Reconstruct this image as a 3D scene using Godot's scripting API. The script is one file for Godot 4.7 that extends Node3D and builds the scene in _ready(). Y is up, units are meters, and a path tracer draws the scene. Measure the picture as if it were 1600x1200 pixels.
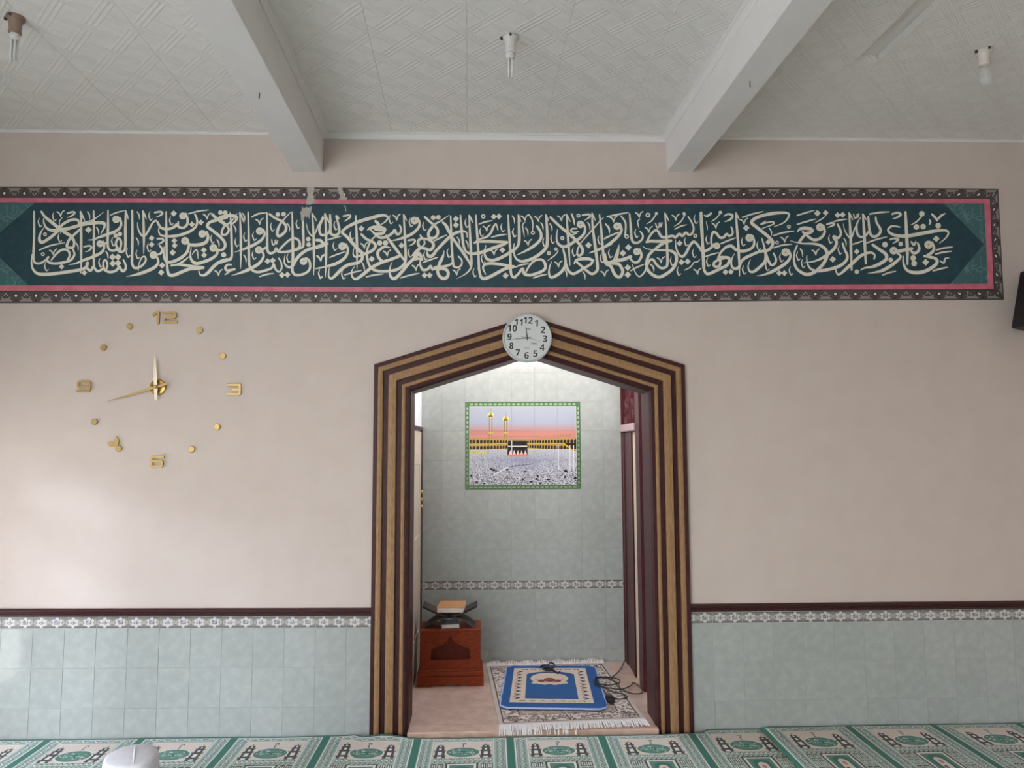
extends Node3D
# A prayer hall seen from inside: the niche wall with its arch, a long inscription, two clocks, rugs and carpets.
# Units are metres; the wall with the niche is the plane z = 0, the hall lies towards +z, the niche towards -z.

const EYE := Vector3(0.0, 1.88, 4.75)
const CEIL := 4.04            # underside of the ceiling panels
const WL := -3.75             # inner faces of the side walls
const WR := 3.85
const WB := 8.2               # inner face of the rear wall
const CARPET := 0.035
const SLAB := 0.06            # niche floor
const NB := -1.36             # face of the niche's rear tiles
const NL := -0.59
const NR := 1.175

var M := {}
var taken := {}
var rng := RandomNumberGenerator.new()

func _ready():
	rng.seed = 7
	camera_and_light()
	materials()
	structure()
	dado()
	niche()
	arch()
	banner()
	clocks()
	mural()
	furniture()
	rugs()
	carpets()
	lamps()
	speaker()
	sitter()

# ------------------------------------------------------------------ camera, sky, light
func camera_and_light():
	var cam := Camera3D.new()
	cam.name = "camera"
	cam.fov = rad_to_deg(2.0 * atan(600.0 / 1100.56))
	cam.near = 0.05
	cam.far = 200.0
	add_child(cam)
	var yaw := deg_to_rad(-1.8116)
	var pitch := deg_to_rad(5.0164)
	var roll := deg_to_rad(-0.2108)
	cam.transform = Transform3D(Basis(Vector3.UP, yaw) * Basis(Vector3.RIGHT, pitch) * Basis(Vector3.BACK, roll), EYE)
	cam.current = true

	var sky_mat := ProceduralSkyMaterial.new()
	sky_mat.sky_top_color = Color(0.80, 0.85, 0.93)
	sky_mat.sky_horizon_color = Color(0.97, 0.95, 0.93)
	sky_mat.ground_horizon_color = Color(0.8, 0.8, 0.78)
	sky_mat.ground_bottom_color = Color(0.5, 0.49, 0.46)
	sky_mat.sky_energy_multiplier = SKY_E
	sky_mat.ground_energy_multiplier = SKY_E
	sky_mat.sun_angle_max = 0.0
	var sky := Sky.new()
	sky.sky_material = sky_mat
	var env := Environment.new()
	env.background_mode = Environment.BG_SKY
	env.sky = sky
	env.ambient_light_source = Environment.AMBIENT_SOURCE_DISABLED
	env.tonemap_mode = Environment.TONE_MAPPER_LINEAR
	env.tonemap_exposure = EXPOSURE
	env.sdfgi_enabled = true
	env.ssao_enabled = true
	env.ssil_enabled = true
	var we := WorldEnvironment.new()
	we.name = "world_environment"
	we.environment = env
	add_child(we)

	var sun := DirectionalLight3D.new()          # hazy sun, low on the left
	sun.name = "hazy_sun"
	sun.light_energy = SUN_E
	sun.light_color = Color(0.86, 0.9, 1.0)
	sun.light_angular_distance = SUN_ANG
	sun.shadow_enabled = true
	add_child(sun)
	sun.look_at_from_position(Vector3.ZERO, SUN_DIR, Vector3.UP)

const SKY_E := 5.0
const EXPOSURE := 0.335
const SUN_E := 3.5
const SUN_ANG := 14.0
const SUN_DIR := Vector3(1.0, -0.40, -0.5)

# ------------------------------------------------------------------ naming
func numbered(called: String) -> String:
	if not taken.has(called):
		taken[called] = 0
		return called
	taken[called] += 1
	return "%s_%03d" % [called, taken[called]]

func tag(o: Node3D, label: String, category: String, group := "", kind := ""):
	o.set_meta("label", label)
	o.set_meta("category", category)
	if group: o.set_meta("group", group)
	if kind: o.set_meta("kind", kind)

func thing(called: String, label: String, category: String, at := Vector3.ZERO, group := "") -> Node3D:
	var o := Node3D.new()
	o.name = numbered(called)
	add_child(o)
	o.position = at
	tag(o, label, category, group)
	return o

func shell(called: String, label: String, category: String, at := Vector3.ZERO) -> Node3D:
	var o := thing(called, label, category, at)
	o.set_meta("kind", "structure")
	return o

func put(called: String, mesh: Mesh, m: Material, parent: Node, at := Vector3.ZERO) -> MeshInstance3D:
	var o := MeshInstance3D.new()
	o.name = called
	o.mesh = mesh
	o.material_override = m
	parent.add_child(o, true)
	o.position = at
	return o

func fin(st: SurfaceTool) -> ArrayMesh:
	st.generate_normals()
	return st.commit()

func begin(smooth := false) -> SurfaceTool:
	var st := SurfaceTool.new()
	st.begin(Mesh.PRIMITIVE_TRIANGLES)
	st.set_smooth_group(0 if smooth else -1)
	return st

# ------------------------------------------------------------------ shapes
func tri(st: SurfaceTool, a: Vector3, b: Vector3, c: Vector3, out: Vector3):
	if (c - a).cross(b - a).dot(out) < 0.0:
		var t := b
		b = c
		c = t
	st.set_uv(Vector2.ZERO); st.add_vertex(a)
	st.set_uv(Vector2.ZERO); st.add_vertex(b)
	st.set_uv(Vector2.ZERO); st.add_vertex(c)

func quad(st: SurfaceTool, a: Vector3, b: Vector3, c: Vector3, d: Vector3, out: Vector3):
	tri(st, a, b, c, out)
	tri(st, a, c, d, out)

func quad_uv(st: SurfaceTool, p: Array, uv: Array, out: Vector3):
	for t in [[0, 1, 2], [0, 2, 3]]:
		var k: Array = t
		if (p[k[2]] - p[k[0]]).cross(p[k[1]] - p[k[0]]).dot(out) < 0.0:
			k = [t[0], t[2], t[1]]
		for i in k:
			st.set_uv(uv[i])
			st.add_vertex(p[i])

# A box with chamfered edges.
func bx(st: SurfaceTool, c: Vector3, s: Vector3, b := 0.002, basis := Basis.IDENTITY):
	var h := s * 0.5
	b = minf(b, minf(h.x, minf(h.y, h.z)) * 0.8)
	var ax := [Vector3(1, 0, 0), Vector3(0, 1, 0), Vector3(0, 0, 1)]
	for i in 3:
		var j := (i + 1) % 3
		var k := (i + 2) % 3
		for sg in [-1.0, 1.0]:
			var n: Vector3 = ax[i] * sg
			var f: Vector3 = ax[i] * sg * h[i]
			var u: Vector3 = ax[j] * (h[j] - b)
			var v: Vector3 = ax[k] * (h[k] - b)
			quad(st, c + basis * (f - u - v), c + basis * (f + u - v), c + basis * (f + u + v), c + basis * (f - u + v), basis * n)
			if b <= 0.0: continue
			for sj in [-1.0, 1.0]:
				var p0: Vector3 = ax[i] * sg * h[i] + ax[j] * sj * (h[j] - b)
				var p1: Vector3 = ax[i] * sg * (h[i] - b) + ax[j] * sj * h[j]
				quad(st, c + basis * (p0 - v), c + basis * (p1 - v), c + basis * (p1 + v), c + basis * (p0 + v), basis * (n + ax[j] * sj))
	if b > 0.0:
		for sx in [-1.0, 1.0]:
			for sy in [-1.0, 1.0]:
				for sz in [-1.0, 1.0]:
					var sv := Vector3(sx, sy, sz)
					tri(st, c + basis * (sv * Vector3(h.x, h.y - b, h.z - b)), c + basis * (sv * Vector3(h.x - b, h.y, h.z - b)), c + basis * (sv * Vector3(h.x - b, h.y - b, h.z)), basis * sv)

func box_mesh(s: Vector3, b := 0.002) -> ArrayMesh:
	var st := begin()
	bx(st, Vector3.ZERO, s, b)
	return fin(st)

# Surface of revolution round y; profile of (radius, height).
func lathe(st: SurfaceTool, prof: Array, segs := 20, xf := Transform3D.IDENTITY, sx := 1.0, sz := 1.0):
	for i in prof.size() - 1:
		var a: Vector2 = prof[i]
		var b: Vector2 = prof[i + 1]
		for s in segs:
			var t0 := TAU * s / segs
			var t1 := TAU * (s + 1) / segs
			var e0 := Vector3(cos(t0) * sx, 0, sin(t0) * sz)
			var e1 := Vector3(cos(t1) * sx, 0, sin(t1) * sz)
			var d := b - a
			var n := (e0 + e1).normalized() * d.y + Vector3.UP * -d.x
			n = xf.basis * n
			var p0 := xf * (e0 * a.x + Vector3.UP * a.y)
			var p1 := xf * (e1 * a.x + Vector3.UP * a.y)
			var p2 := xf * (e1 * b.x + Vector3.UP * b.y)
			var p3 := xf * (e0 * b.x + Vector3.UP * b.y)
			if a.x > 1e-6: tri(st, p0, p1, p2, n)
			if b.x > 1e-6: tri(st, p0, p2, p3, n)

func tube(st: SurfaceTool, pts: Array, r: float, segs := 8, r_end := -1.0):
	if r_end < 0.0: r_end = r
	var rings := []
	var side := Vector3.ZERO
	for i in pts.size():
		var t: Vector3 = (pts[mini(i + 1, pts.size() - 1)] - pts[maxi(i - 1, 0)]).normalized()
		if side == Vector3.ZERO:
			side = t.cross(Vector3.UP if absf(t.y) < 0.9 else Vector3.RIGHT).normalized()
		side = (side - t * side.dot(t)).normalized()
		var up := t.cross(side)
		var ring := []
		var rr := lerpf(r, r_end, float(i) / maxf(1.0, pts.size() - 1.0))
		for s in segs:
			var a := TAU * s / segs
			ring.append(pts[i] + (side * cos(a) + up * sin(a)) * rr)
		rings.append(ring)
	for i in rings.size() - 1:
		for s in segs:
			var s1 := (s + 1) % segs
			var mid: Vector3 = (rings[i][s] + rings[i][s1]) * 0.5 - pts[i]
			quad(st, rings[i][s], rings[i][s1], rings[i + 1][s1], rings[i + 1][s], mid)
	for e in [0, rings.size() - 1]:
		var o: Vector3 = pts[e] - pts[1 if e == 0 else e - 1]
		for s in segs:
			tri(st, pts[e], rings[e][s], rings[e][(s + 1) % segs], o)

# A flat outline (x, y) given thickness along z, front face at z1.
func prism(st: SurfaceTool, poly: PackedVector2Array, z0: float, z1: float, xf := Transform3D.IDENTITY):
	var idx := Geometry2D.triangulate_polygon(poly)
	for i in range(0, idx.size(), 3):
		for z in [z0, z1]:
			var n := Vector3(0, 0, 1.0 if z == z1 else -1.0) * signf(z1 - z0)
			tri(st, xf * Vector3(poly[idx[i]].x, poly[idx[i]].y, z), xf * Vector3(poly[idx[i + 1]].x, poly[idx[i + 1]].y, z), xf * Vector3(poly[idx[i + 2]].x, poly[idx[i + 2]].y, z), xf.basis * n)
	var cw := 1.0 if Geometry2D.is_polygon_clockwise(poly) else -1.0
	for i in poly.size():
		var a := poly[i]
		var b := poly[(i + 1) % poly.size()]
		var d := b - a
		var n2 := Vector3(d.y, -d.x, 0) * -cw
		quad(st, xf * Vector3(a.x, a.y, z0), xf * Vector3(b.x, b.y, z0), xf * Vector3(b.x, b.y, z1), xf * Vector3(a.x, a.y, z1), xf.basis * n2)

func disc_poly(c: Vector2, r: float, n := 24, sx := 1.0) -> PackedVector2Array:
	var p := PackedVector2Array()
	for i in n:
		p.append(c + Vector2(cos(TAU * i / n) * sx, sin(TAU * i / n)) * r)
	return p

# Mitred sweep of a section (offset to the right of the path, height along z) along an open flat path.
func mitre_sweep(st: SurfaceTool, path: Array, section: Array):
	var cols := []
	for i in path.size():
		var d0: Vector2 = (path[i] - path[i - 1]).normalized() if i > 0 else (path[1] - path[0]).normalized()
		var d1: Vector2 = (path[i + 1] - path[i]).normalized() if i < path.size() - 1 else d0
		var n0 := Vector2(d0.y, -d0.x)
		var n1 := Vector2(d1.y, -d1.x)
		var m := (n0 + n1).normalized()
		var k := 1.0 / maxf(0.2, m.dot(n0))
		var col := []
		for s in section:
			var p: Vector2 = path[i] + m * (s.x * k)
			col.append(Vector3(p.x, p.y, s.y))
		cols.append(col)
	for i in cols.size() - 1:
		var dd: Vector2 = (path[i + 1] - path[i]).normalized()
		var right := Vector3(dd.y, -dd.x, 0)
		for j in section.size() - 1:
			var ds: Vector2 = section[j + 1] - section[j]
			var n := right * -ds.y + Vector3(0, 0, 1) * ds.x
			quad(st, cols[i][j], cols[i + 1][j], cols[i + 1][j + 1], cols[i][j + 1], n)

func curve(pts: Array, sub := 6) -> Array:
	var out := []
	for i in pts.size() - 1:
		var a = pts[maxi(i - 1, 0)]
		var b = pts[i]
		var c = pts[i + 1]
		var d = pts[mini(i + 2, pts.size() - 1)]
		for s in sub:
			var t := float(s) / sub
			out.append(0.5 * (2.0 * b + (c - a) * t + (2.0 * a - 5.0 * b + 4.0 * c - d) * t * t + (3.0 * b - a - 3.0 * c + d) * t * t * t))
	out.append(pts[pts.size() - 1])
	return out

# Smooth union of tapered capsules [a, b, radius a, radius b], meshed as surface nets.
func blob(bones: Array, cell: float, soft: float, st: SurfaceTool):
	var lo := Vector3(1e9, 1e9, 1e9)
	var hi := -lo
	for b in bones:
		for e in [[b[0], b[2]], [b[1], b[3]]]:
			lo = lo.min(e[0] - Vector3.ONE * (e[1] + soft + cell))
			hi = hi.max(e[0] + Vector3.ONE * (e[1] + soft + cell))
	var n := Vector3i(((hi - lo) / cell).ceil()) + Vector3i.ONE
	var f := PackedFloat32Array()
	f.resize(n.x * n.y * n.z)
	f.fill(1.0)
	for b in bones:
		var pa: Vector3 = b[0]
		var ra: float = b[2]
		var ab: Vector3 = b[1] - b[0]
		var l2 := maxf(ab.length_squared(), 1e-9)
		var rd: float = b[3] - ra
		var pad := maxf(ra, b[3]) + soft * 1.5 + cell * 2.0
		var c0 := Vector3i(((pa.min(b[1]) - Vector3.ONE * pad - lo) / cell).floor()).clamp(Vector3i.ZERO, n - Vector3i.ONE)
		var c1 := Vector3i(((pa.max(b[1]) + Vector3.ONE * pad - lo) / cell).ceil()).clamp(Vector3i.ZERO, n - Vector3i.ONE)
		for z in range(c0.z, c1.z + 1):
			for y in range(c0.y, c1.y + 1):
				var row := (z * n.y + y) * n.x
				for x in range(c0.x, c1.x + 1):
					var q := lo + Vector3(x, y, z) * cell - pa
					var t := clampf(q.dot(ab) / l2, 0.0, 1.0)
					var d := (q - ab * t).length() - ra - rd * t
					var o := f[row + x]
					var h := maxf(soft - absf(o - d), 0.0) / soft
					f[row + x] = minf(o, d) - h * h * soft * 0.25
	var vid := {}
	var verts := []
	var strides := [1, n.x, n.x * n.y]
	for z in n.z - 1:
		for y in n.y - 1:
			for x in n.x - 1:
				var base := (z * n.y + y) * n.x + x
				var s := Vector3.ZERO
				var cnt := 0
				var neg := 0
				for k in 8:
					if f[base + (k & 1) + ((k >> 1) & 1) * n.x + (k >> 2) * n.x * n.y] < 0.0: neg += 1
				if neg == 0 or neg == 8: continue
				for k in 8:
					for ax in 3:
						if k & (1 << ax): continue
						var k2 := k | (1 << ax)
						var fa := f[base + (k & 1) + ((k >> 1) & 1) * n.x + (k >> 2) * n.x * n.y]
						var fb := f[base + (k2 & 1) + ((k2 >> 1) & 1) * n.x + (k2 >> 2) * n.x * n.y]
						if (fa < 0.0) == (fb < 0.0): continue
						var w := fa / (fa - fb)
						var pk := Vector3(k & 1, (k >> 1) & 1, k >> 2)
						pk[ax] += w
						s += pk
						cnt += 1
				vid[base] = verts.size()
				verts.append(lo + (Vector3(x, y, z) + s / cnt) * cell)
	for base in vid:
		var z := int(base / (n.x * n.y))
		var y := int(base / n.x) % n.y
		var x: int = base % n.x
		var at := [x, y, z]
		for ax in 3:
			var u := (ax + 1) % 3
			var v := (ax + 2) % 3
			if at[u] == 0 or at[v] == 0: continue
			var fa := f[base]
			var fb := f[base + strides[ax]]
			if (fa < 0.0) == (fb < 0.0): continue
			var i1: int = base - strides[u]
			var i2: int = base - strides[v]
			var i3: int = base - strides[u] - strides[v]
			if not (vid.has(i1) and vid.has(i2) and vid.has(i3)): continue
			var out := Vector3.ZERO
			out[ax] = 1.0 if fa < 0.0 else -1.0
			quad(st, verts[vid[base]], verts[vid[i1]], verts[vid[i3]], verts[vid[i2]], out)

# ------------------------------------------------------------------ materials and printed textures
func plain(c: Color, rough := 0.7, metal := 0.0) -> StandardMaterial3D:
	var m := StandardMaterial3D.new()
	m.albedo_color = c
	m.roughness = rough
	m.metallic = metal
	return m

func noise_tex(freq: float, ramp: Array, seed_: int, size := 512, octaves := 4, normal := false, bump := 1.0) -> NoiseTexture2D:
	var fn := FastNoiseLite.new()
	fn.seed = seed_
	fn.frequency = freq
	fn.fractal_octaves = octaves
	var t := NoiseTexture2D.new()
	t.width = size
	t.height = size
	t.seamless = true
	t.noise = fn
	if normal:
		t.as_normal_map = true
		t.bump_strength = bump
	elif ramp.size():
		var g := Gradient.new()
		g.offsets = PackedFloat32Array([0.0, 0.5, 1.0])
		g.colors = PackedColorArray(ramp)
		t.color_ramp = g
	return t

func mottled(c0: Color, c1: Color, c2: Color, scale: float, rough: float, seed_: int, freq := 0.012) -> StandardMaterial3D:
	var m := StandardMaterial3D.new()
	m.albedo_texture = noise_tex(freq, [c0, c1, c2], seed_)
	m.uv1_triplanar = true
	m.uv1_world_triplanar = true
	m.uv1_scale = Vector3.ONE * scale
	m.roughness = rough
	return m

func wood(c0: Color, c1: Color, c2: Color, rough: float, seed_: int, stretch: Vector3) -> StandardMaterial3D:
	var m := mottled(c0, c1, c2, 1.0, rough, seed_, 0.02)
	m.uv1_world_triplanar = false
	m.uv1_scale = stretch
	return m

func shown(img: Image, rough: float) -> StandardMaterial3D:
	img.generate_mipmaps()
	var m := StandardMaterial3D.new()
	m.albedo_texture = ImageTexture.create_from_image(img)
	m.roughness = rough
	m.cull_mode = BaseMaterial3D.CULL_DISABLED
	return m

func canvas(w: int, h: int, c: Color) -> Image:
	var im := Image.create(w, h, false, Image.FORMAT_RGB8)
	im.fill(c)
	return im

func p_rect(im: Image, x0: float, y0: float, x1: float, y1: float, c: Color):
	im.fill_rect(Rect2i(int(x0), int(y0), maxi(1, int(x1) - int(x0)), maxi(1, int(y1) - int(y0))), c)

func p_dot(im: Image, cx: float, cy: float, rx: float, ry: float, c: Color):
	for y in range(maxi(0, int(cy - ry)), mini(im.get_height(), int(cy + ry) + 2)):
		var k := 1.0 - pow((y - cy) / ry, 2.0)
		if k <= 0.0: continue
		var w := rx * sqrt(k)
		for x in range(maxi(0, int(cx - w + 0.5)), mini(im.get_width(), int(cx + w + 0.5))):
			im.set_pixel(x, y, c)

func p_line(im: Image, x0: float, y0: float, x1: float, y1: float, w: float, c: Color):
	var n := int(maxf(absf(x1 - x0), absf(y1 - y0)) / maxf(1.0, w * 0.5)) + 1
	for i in n + 1:
		p_dot(im, lerpf(x0, x1, float(i) / n), lerpf(y0, y1, float(i) / n), w * 0.5 + 0.3, w * 0.5 + 0.3, c)

func p_poly(im: Image, pts: Array, c: Color):
	var y0 := 1e9
	var y1 := -1e9
	for p in pts:
		y0 = minf(y0, p.y)
		y1 = maxf(y1, p.y)
	for y in range(maxi(0, int(y0)), mini(im.get_height() - 1, int(y1)) + 1):
		var xs := []
		for i in pts.size():
			var a: Vector2 = pts[i]
			var b: Vector2 = pts[(i + 1) % pts.size()]
			if (a.y <= y + 0.5) != (b.y <= y + 0.5):
				xs.append(a.x + (y + 0.5 - a.y) / (b.y - a.y) * (b.x - a.x))
		xs.sort()
		for i in range(0, xs.size() - 1, 2):
			for x in range(maxi(0, int(xs[i] + 0.5)), mini(im.get_width(), int(xs[i + 1] + 0.5))):
				im.set_pixel(x, y, c)

func p_grain(im: Image, amount: float, seed_: int):
	var r := RandomNumberGenerator.new()
	r.seed = seed_
	for y in im.get_height():
		for x in im.get_width():
			var k := 1.0 + r.randf_range(-amount, amount)
			var c := im.get_pixel(x, y)
			im.set_pixel(x, y, Color(clampf(c.r * k, 0, 1), clampf(c.g * k, 0, 1), clampf(c.b * k, 0, 1)))

func rgb(r: int, g: int, b: int) -> Color:
	return Color(r / 255.0, g / 255.0, b / 255.0)

func materials():
	M.plaster = mottled(rgb(192, 179, 169), rgb(195, 182, 172), rgb(197, 185, 175), 0.6, 0.75, 3)
	M.white = plain(rgb(222, 222, 220), 0.8)
	M.beam = mottled(rgb(232, 229, 226), rgb(235, 232, 229), rgb(238, 235, 232), 0.5, 0.6, 5)
	M.panel = mottled(rgb(239, 236, 231), rgb(242, 239, 234), rgb(245, 242, 238), 2.05, 0.65, 9)
	M.panel.normal_enabled = true
	M.panel.normal_texture = lattice_normal()
	M.panel.normal_scale = 0.5
	M.slab = plain(rgb(228, 224, 216), 0.9)
	M.backing = plain(rgb(214, 190, 184), 0.8)
	M.grout = plain(rgb(172, 176, 171), 0.9)
	M.tiles = []
	for i in 3:
		var k := [0.0, 0.007, -0.007][i] as float
		M.tiles.append(mottled(Color(0.61 + k, 0.63 + k, 0.605 + k), Color(0.63 + k, 0.648 + k, 0.625 + k), Color(0.66 + k, 0.675 + k, 0.653 + k), 1.9, 0.08, 21 + i * 7))
	M.listello = shown(listello_image(), 0.25)
	M.dark_wood = wood(rgb(52, 30, 30), rgb(62, 37, 36), rgb(74, 46, 44), 0.3, 31, Vector3(3, 3, 3))
	M.frame_dark = wood(rgb(52, 27, 27), rgb(62, 33, 33), rgb(72, 40, 39), 0.42, 33, Vector3(4, 1, 4))
	M.frame_gold = wood(rgb(130, 100, 68), rgb(145, 113, 79), rgb(158, 126, 92), 0.45, 35, Vector3(5, 1.2, 5))
	for k in [M.frame_dark, M.frame_gold, M.dark_wood]: k.metallic_specular = 0.3
	M.door_wood = wood(rgb(58, 22, 25), rgb(68, 27, 30), rgb(78, 34, 36), 0.35, 37, Vector3(4, 1, 4))
	M.door_wood.metallic_specular = 0.3
	M.cream = wood(rgb(186, 170, 146), rgb(200, 184, 160), rgb(210, 196, 174), 0.55, 39, Vector3(6, 1, 6))
	M.chest = wood(rgb(108, 44, 20), rgb(124, 52, 26), rgb(138, 62, 34), 0.45, 41, Vector3(1.5, 8, 8))
	M.chest_dark = wood(rgb(74, 28, 18), rgb(84, 33, 22), rgb(94, 40, 28), 0.5, 43, Vector3(2, 8, 8))
	M.chest.metallic_specular = 0.25
	M.chest_dark.metallic_specular = 0.25
	M.niche_floor = mottled(rgb(176, 146, 128), rgb(190, 160, 142), rgb(204, 178, 160), 1.2, 0.35, 45)
	M.floor = plain(rgb(150, 140, 130), 0.8)
	M.gold = plain(rgb(176, 148, 92), 0.35, 0.35)
	M.brass = plain(rgb(170, 138, 70), 0.3, 0.7)
	M.ground = plain(rgb(224, 213, 200), 0.9)
	M.black = plain(rgb(18, 17, 17), 0.5)
	M.paper = plain(rgb(226, 216, 204), 0.8)

# Raised triple lines that cross in a lattice, pressed into the ceiling panels.
func lattice_normal() -> ImageTexture:
	var n := 512
	var h := Image.create(n, n, false, Image.FORMAT_RGB8)
	for y in n:
		for x in n:
			var u := float(x) / n
			var v := float(y) / n
			var a := fposmod(u + v, 0.5) / 0.5
			var b := fposmod(u - v, 0.5) / 0.5
			var e := 0.0
			var over := fposmod(floor((u + v) * 2.0) + floor((u - v) * 2.0), 2.0) < 0.5
			for off in [0.36, 0.5, 0.64]:
				var da := 1.0 - smoothstep(0.02, 0.05, absf(a - off))
				var db := 1.0 - smoothstep(0.02, 0.05, absf(b - off))
				if over: db *= 1.0 if (a < 0.3 or a > 0.7) else 0.0
				else: da *= 1.0 if (b < 0.3 or b > 0.7) else 0.0
				e = maxf(e, maxf(da, db))
			h.set_pixel(x, y, Color(e, e, e))
	h.bump_map_to_normal_map(4.0)
	h.generate_mipmaps()
	return ImageTexture.create_from_image(h)

# One border tile: two pale star flowers with a scribbled device on a grey-brown ground.
func listello_image() -> Image:
	var im := canvas(320, 120, rgb(122, 117, 111))
	p_rect(im, 0, 0, 320, 5, rgb(196, 196, 190))
	p_rect(im, 0, 115, 320, 120, rgb(196, 196, 190))
	p_rect(im, 0, 6, 320, 12, rgb(70, 66, 64))
	p_rect(im, 0, 108, 320, 114, rgb(70, 66, 64))
	var ink := rgb(84, 82, 82)
	var pale := rgb(192, 191, 187)
	for cx in [80, 240]:
		for s in [-1, 1]:
			p_dot(im, cx + s * 80, 60, 34, 16, rgb(160, 158, 150))
			p_dot(im, cx + s * 62, 38, 12, 7, rgb(150, 146, 140))
			p_dot(im, cx + s * 62, 82, 12, 7, rgb(150, 146, 140))
		for k in 6:
			var a := TAU * k / 6.0 + PI / 6.0
			p_dot(im, cx + cos(a) * 42, 60 + sin(a) * 37, 18, 15, pale)
		p_dot(im, cx, 60, 44, 38, pale)
		for k in 6:
			var a2 := TAU * k / 6.0
			p_dot(im, cx + cos(a2) * 52, 60 + sin(a2) * 40, 5, 5, rgb(96, 92, 88))
		if cx == 80:
			p_line(im, cx - 28, 66, cx + 4, 76, 5, ink)
			p_line(im, cx + 4, 76, cx + 30, 58, 5, ink)
			p_line(im, cx + 2, 74, cx + 8, 36, 5, ink)
			p_line(im, cx - 14, 52, cx + 16, 60, 5, ink)
			p_line(im, cx - 26, 66, cx - 14, 52, 4, ink)
		else:
			p_line(im, cx - 24, 76, cx + 26, 74, 5, ink)
			for q in 4:
				p_line(im, cx - 22 + q * 14, 76, cx - 22 + q * 14, 46 - (q % 2) * 10, 5, ink)
			p_dot(im, cx - 20, 50, 8, 7, ink)
			p_line(im, cx + 20, 74, cx + 30, 54, 4, ink)
	return im

# ------------------------------------------------------------------ the hall
# A wall across x or z, cut into boxes round rectangular openings [from, to, bottom, top].
func holed(st: SurfaceTool, along_z: bool, at: float, thick: float, a: float, b: float, top: float, holes: Array):
	var cut := a
	var spans := []
	for h in holes:
		spans.append([cut, h[0], -0.2, top])
		if h[2] > 0.02: spans.append([h[0], h[1], -0.2, h[2]])
		spans.append([h[0], h[1], h[3], top])
		cut = h[1]
	spans.append([cut, b, -0.2, top])
	for s in spans:
		var c := Vector3(at, (s[2] + s[3]) * 0.5, (s[0] + s[1]) * 0.5)
		var e := Vector3(thick, s[3] - s[2], s[1] - s[0])
		if not along_z:
			c = Vector3(c.z, c.y, c.x)
			e = Vector3(e.z, e.y, e.x)
		bx(st, c, e, 0.0)

const LEFT_HOLES := [[0.35, 1.5, 0.0, 2.16], [4.0, 7.9, 0.0, 3.2]]
const REAR_HOLES := [[-3.65, -1.6, 0.0, 3.5], [3.0, 3.7, 0.9, 2.6]]

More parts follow.
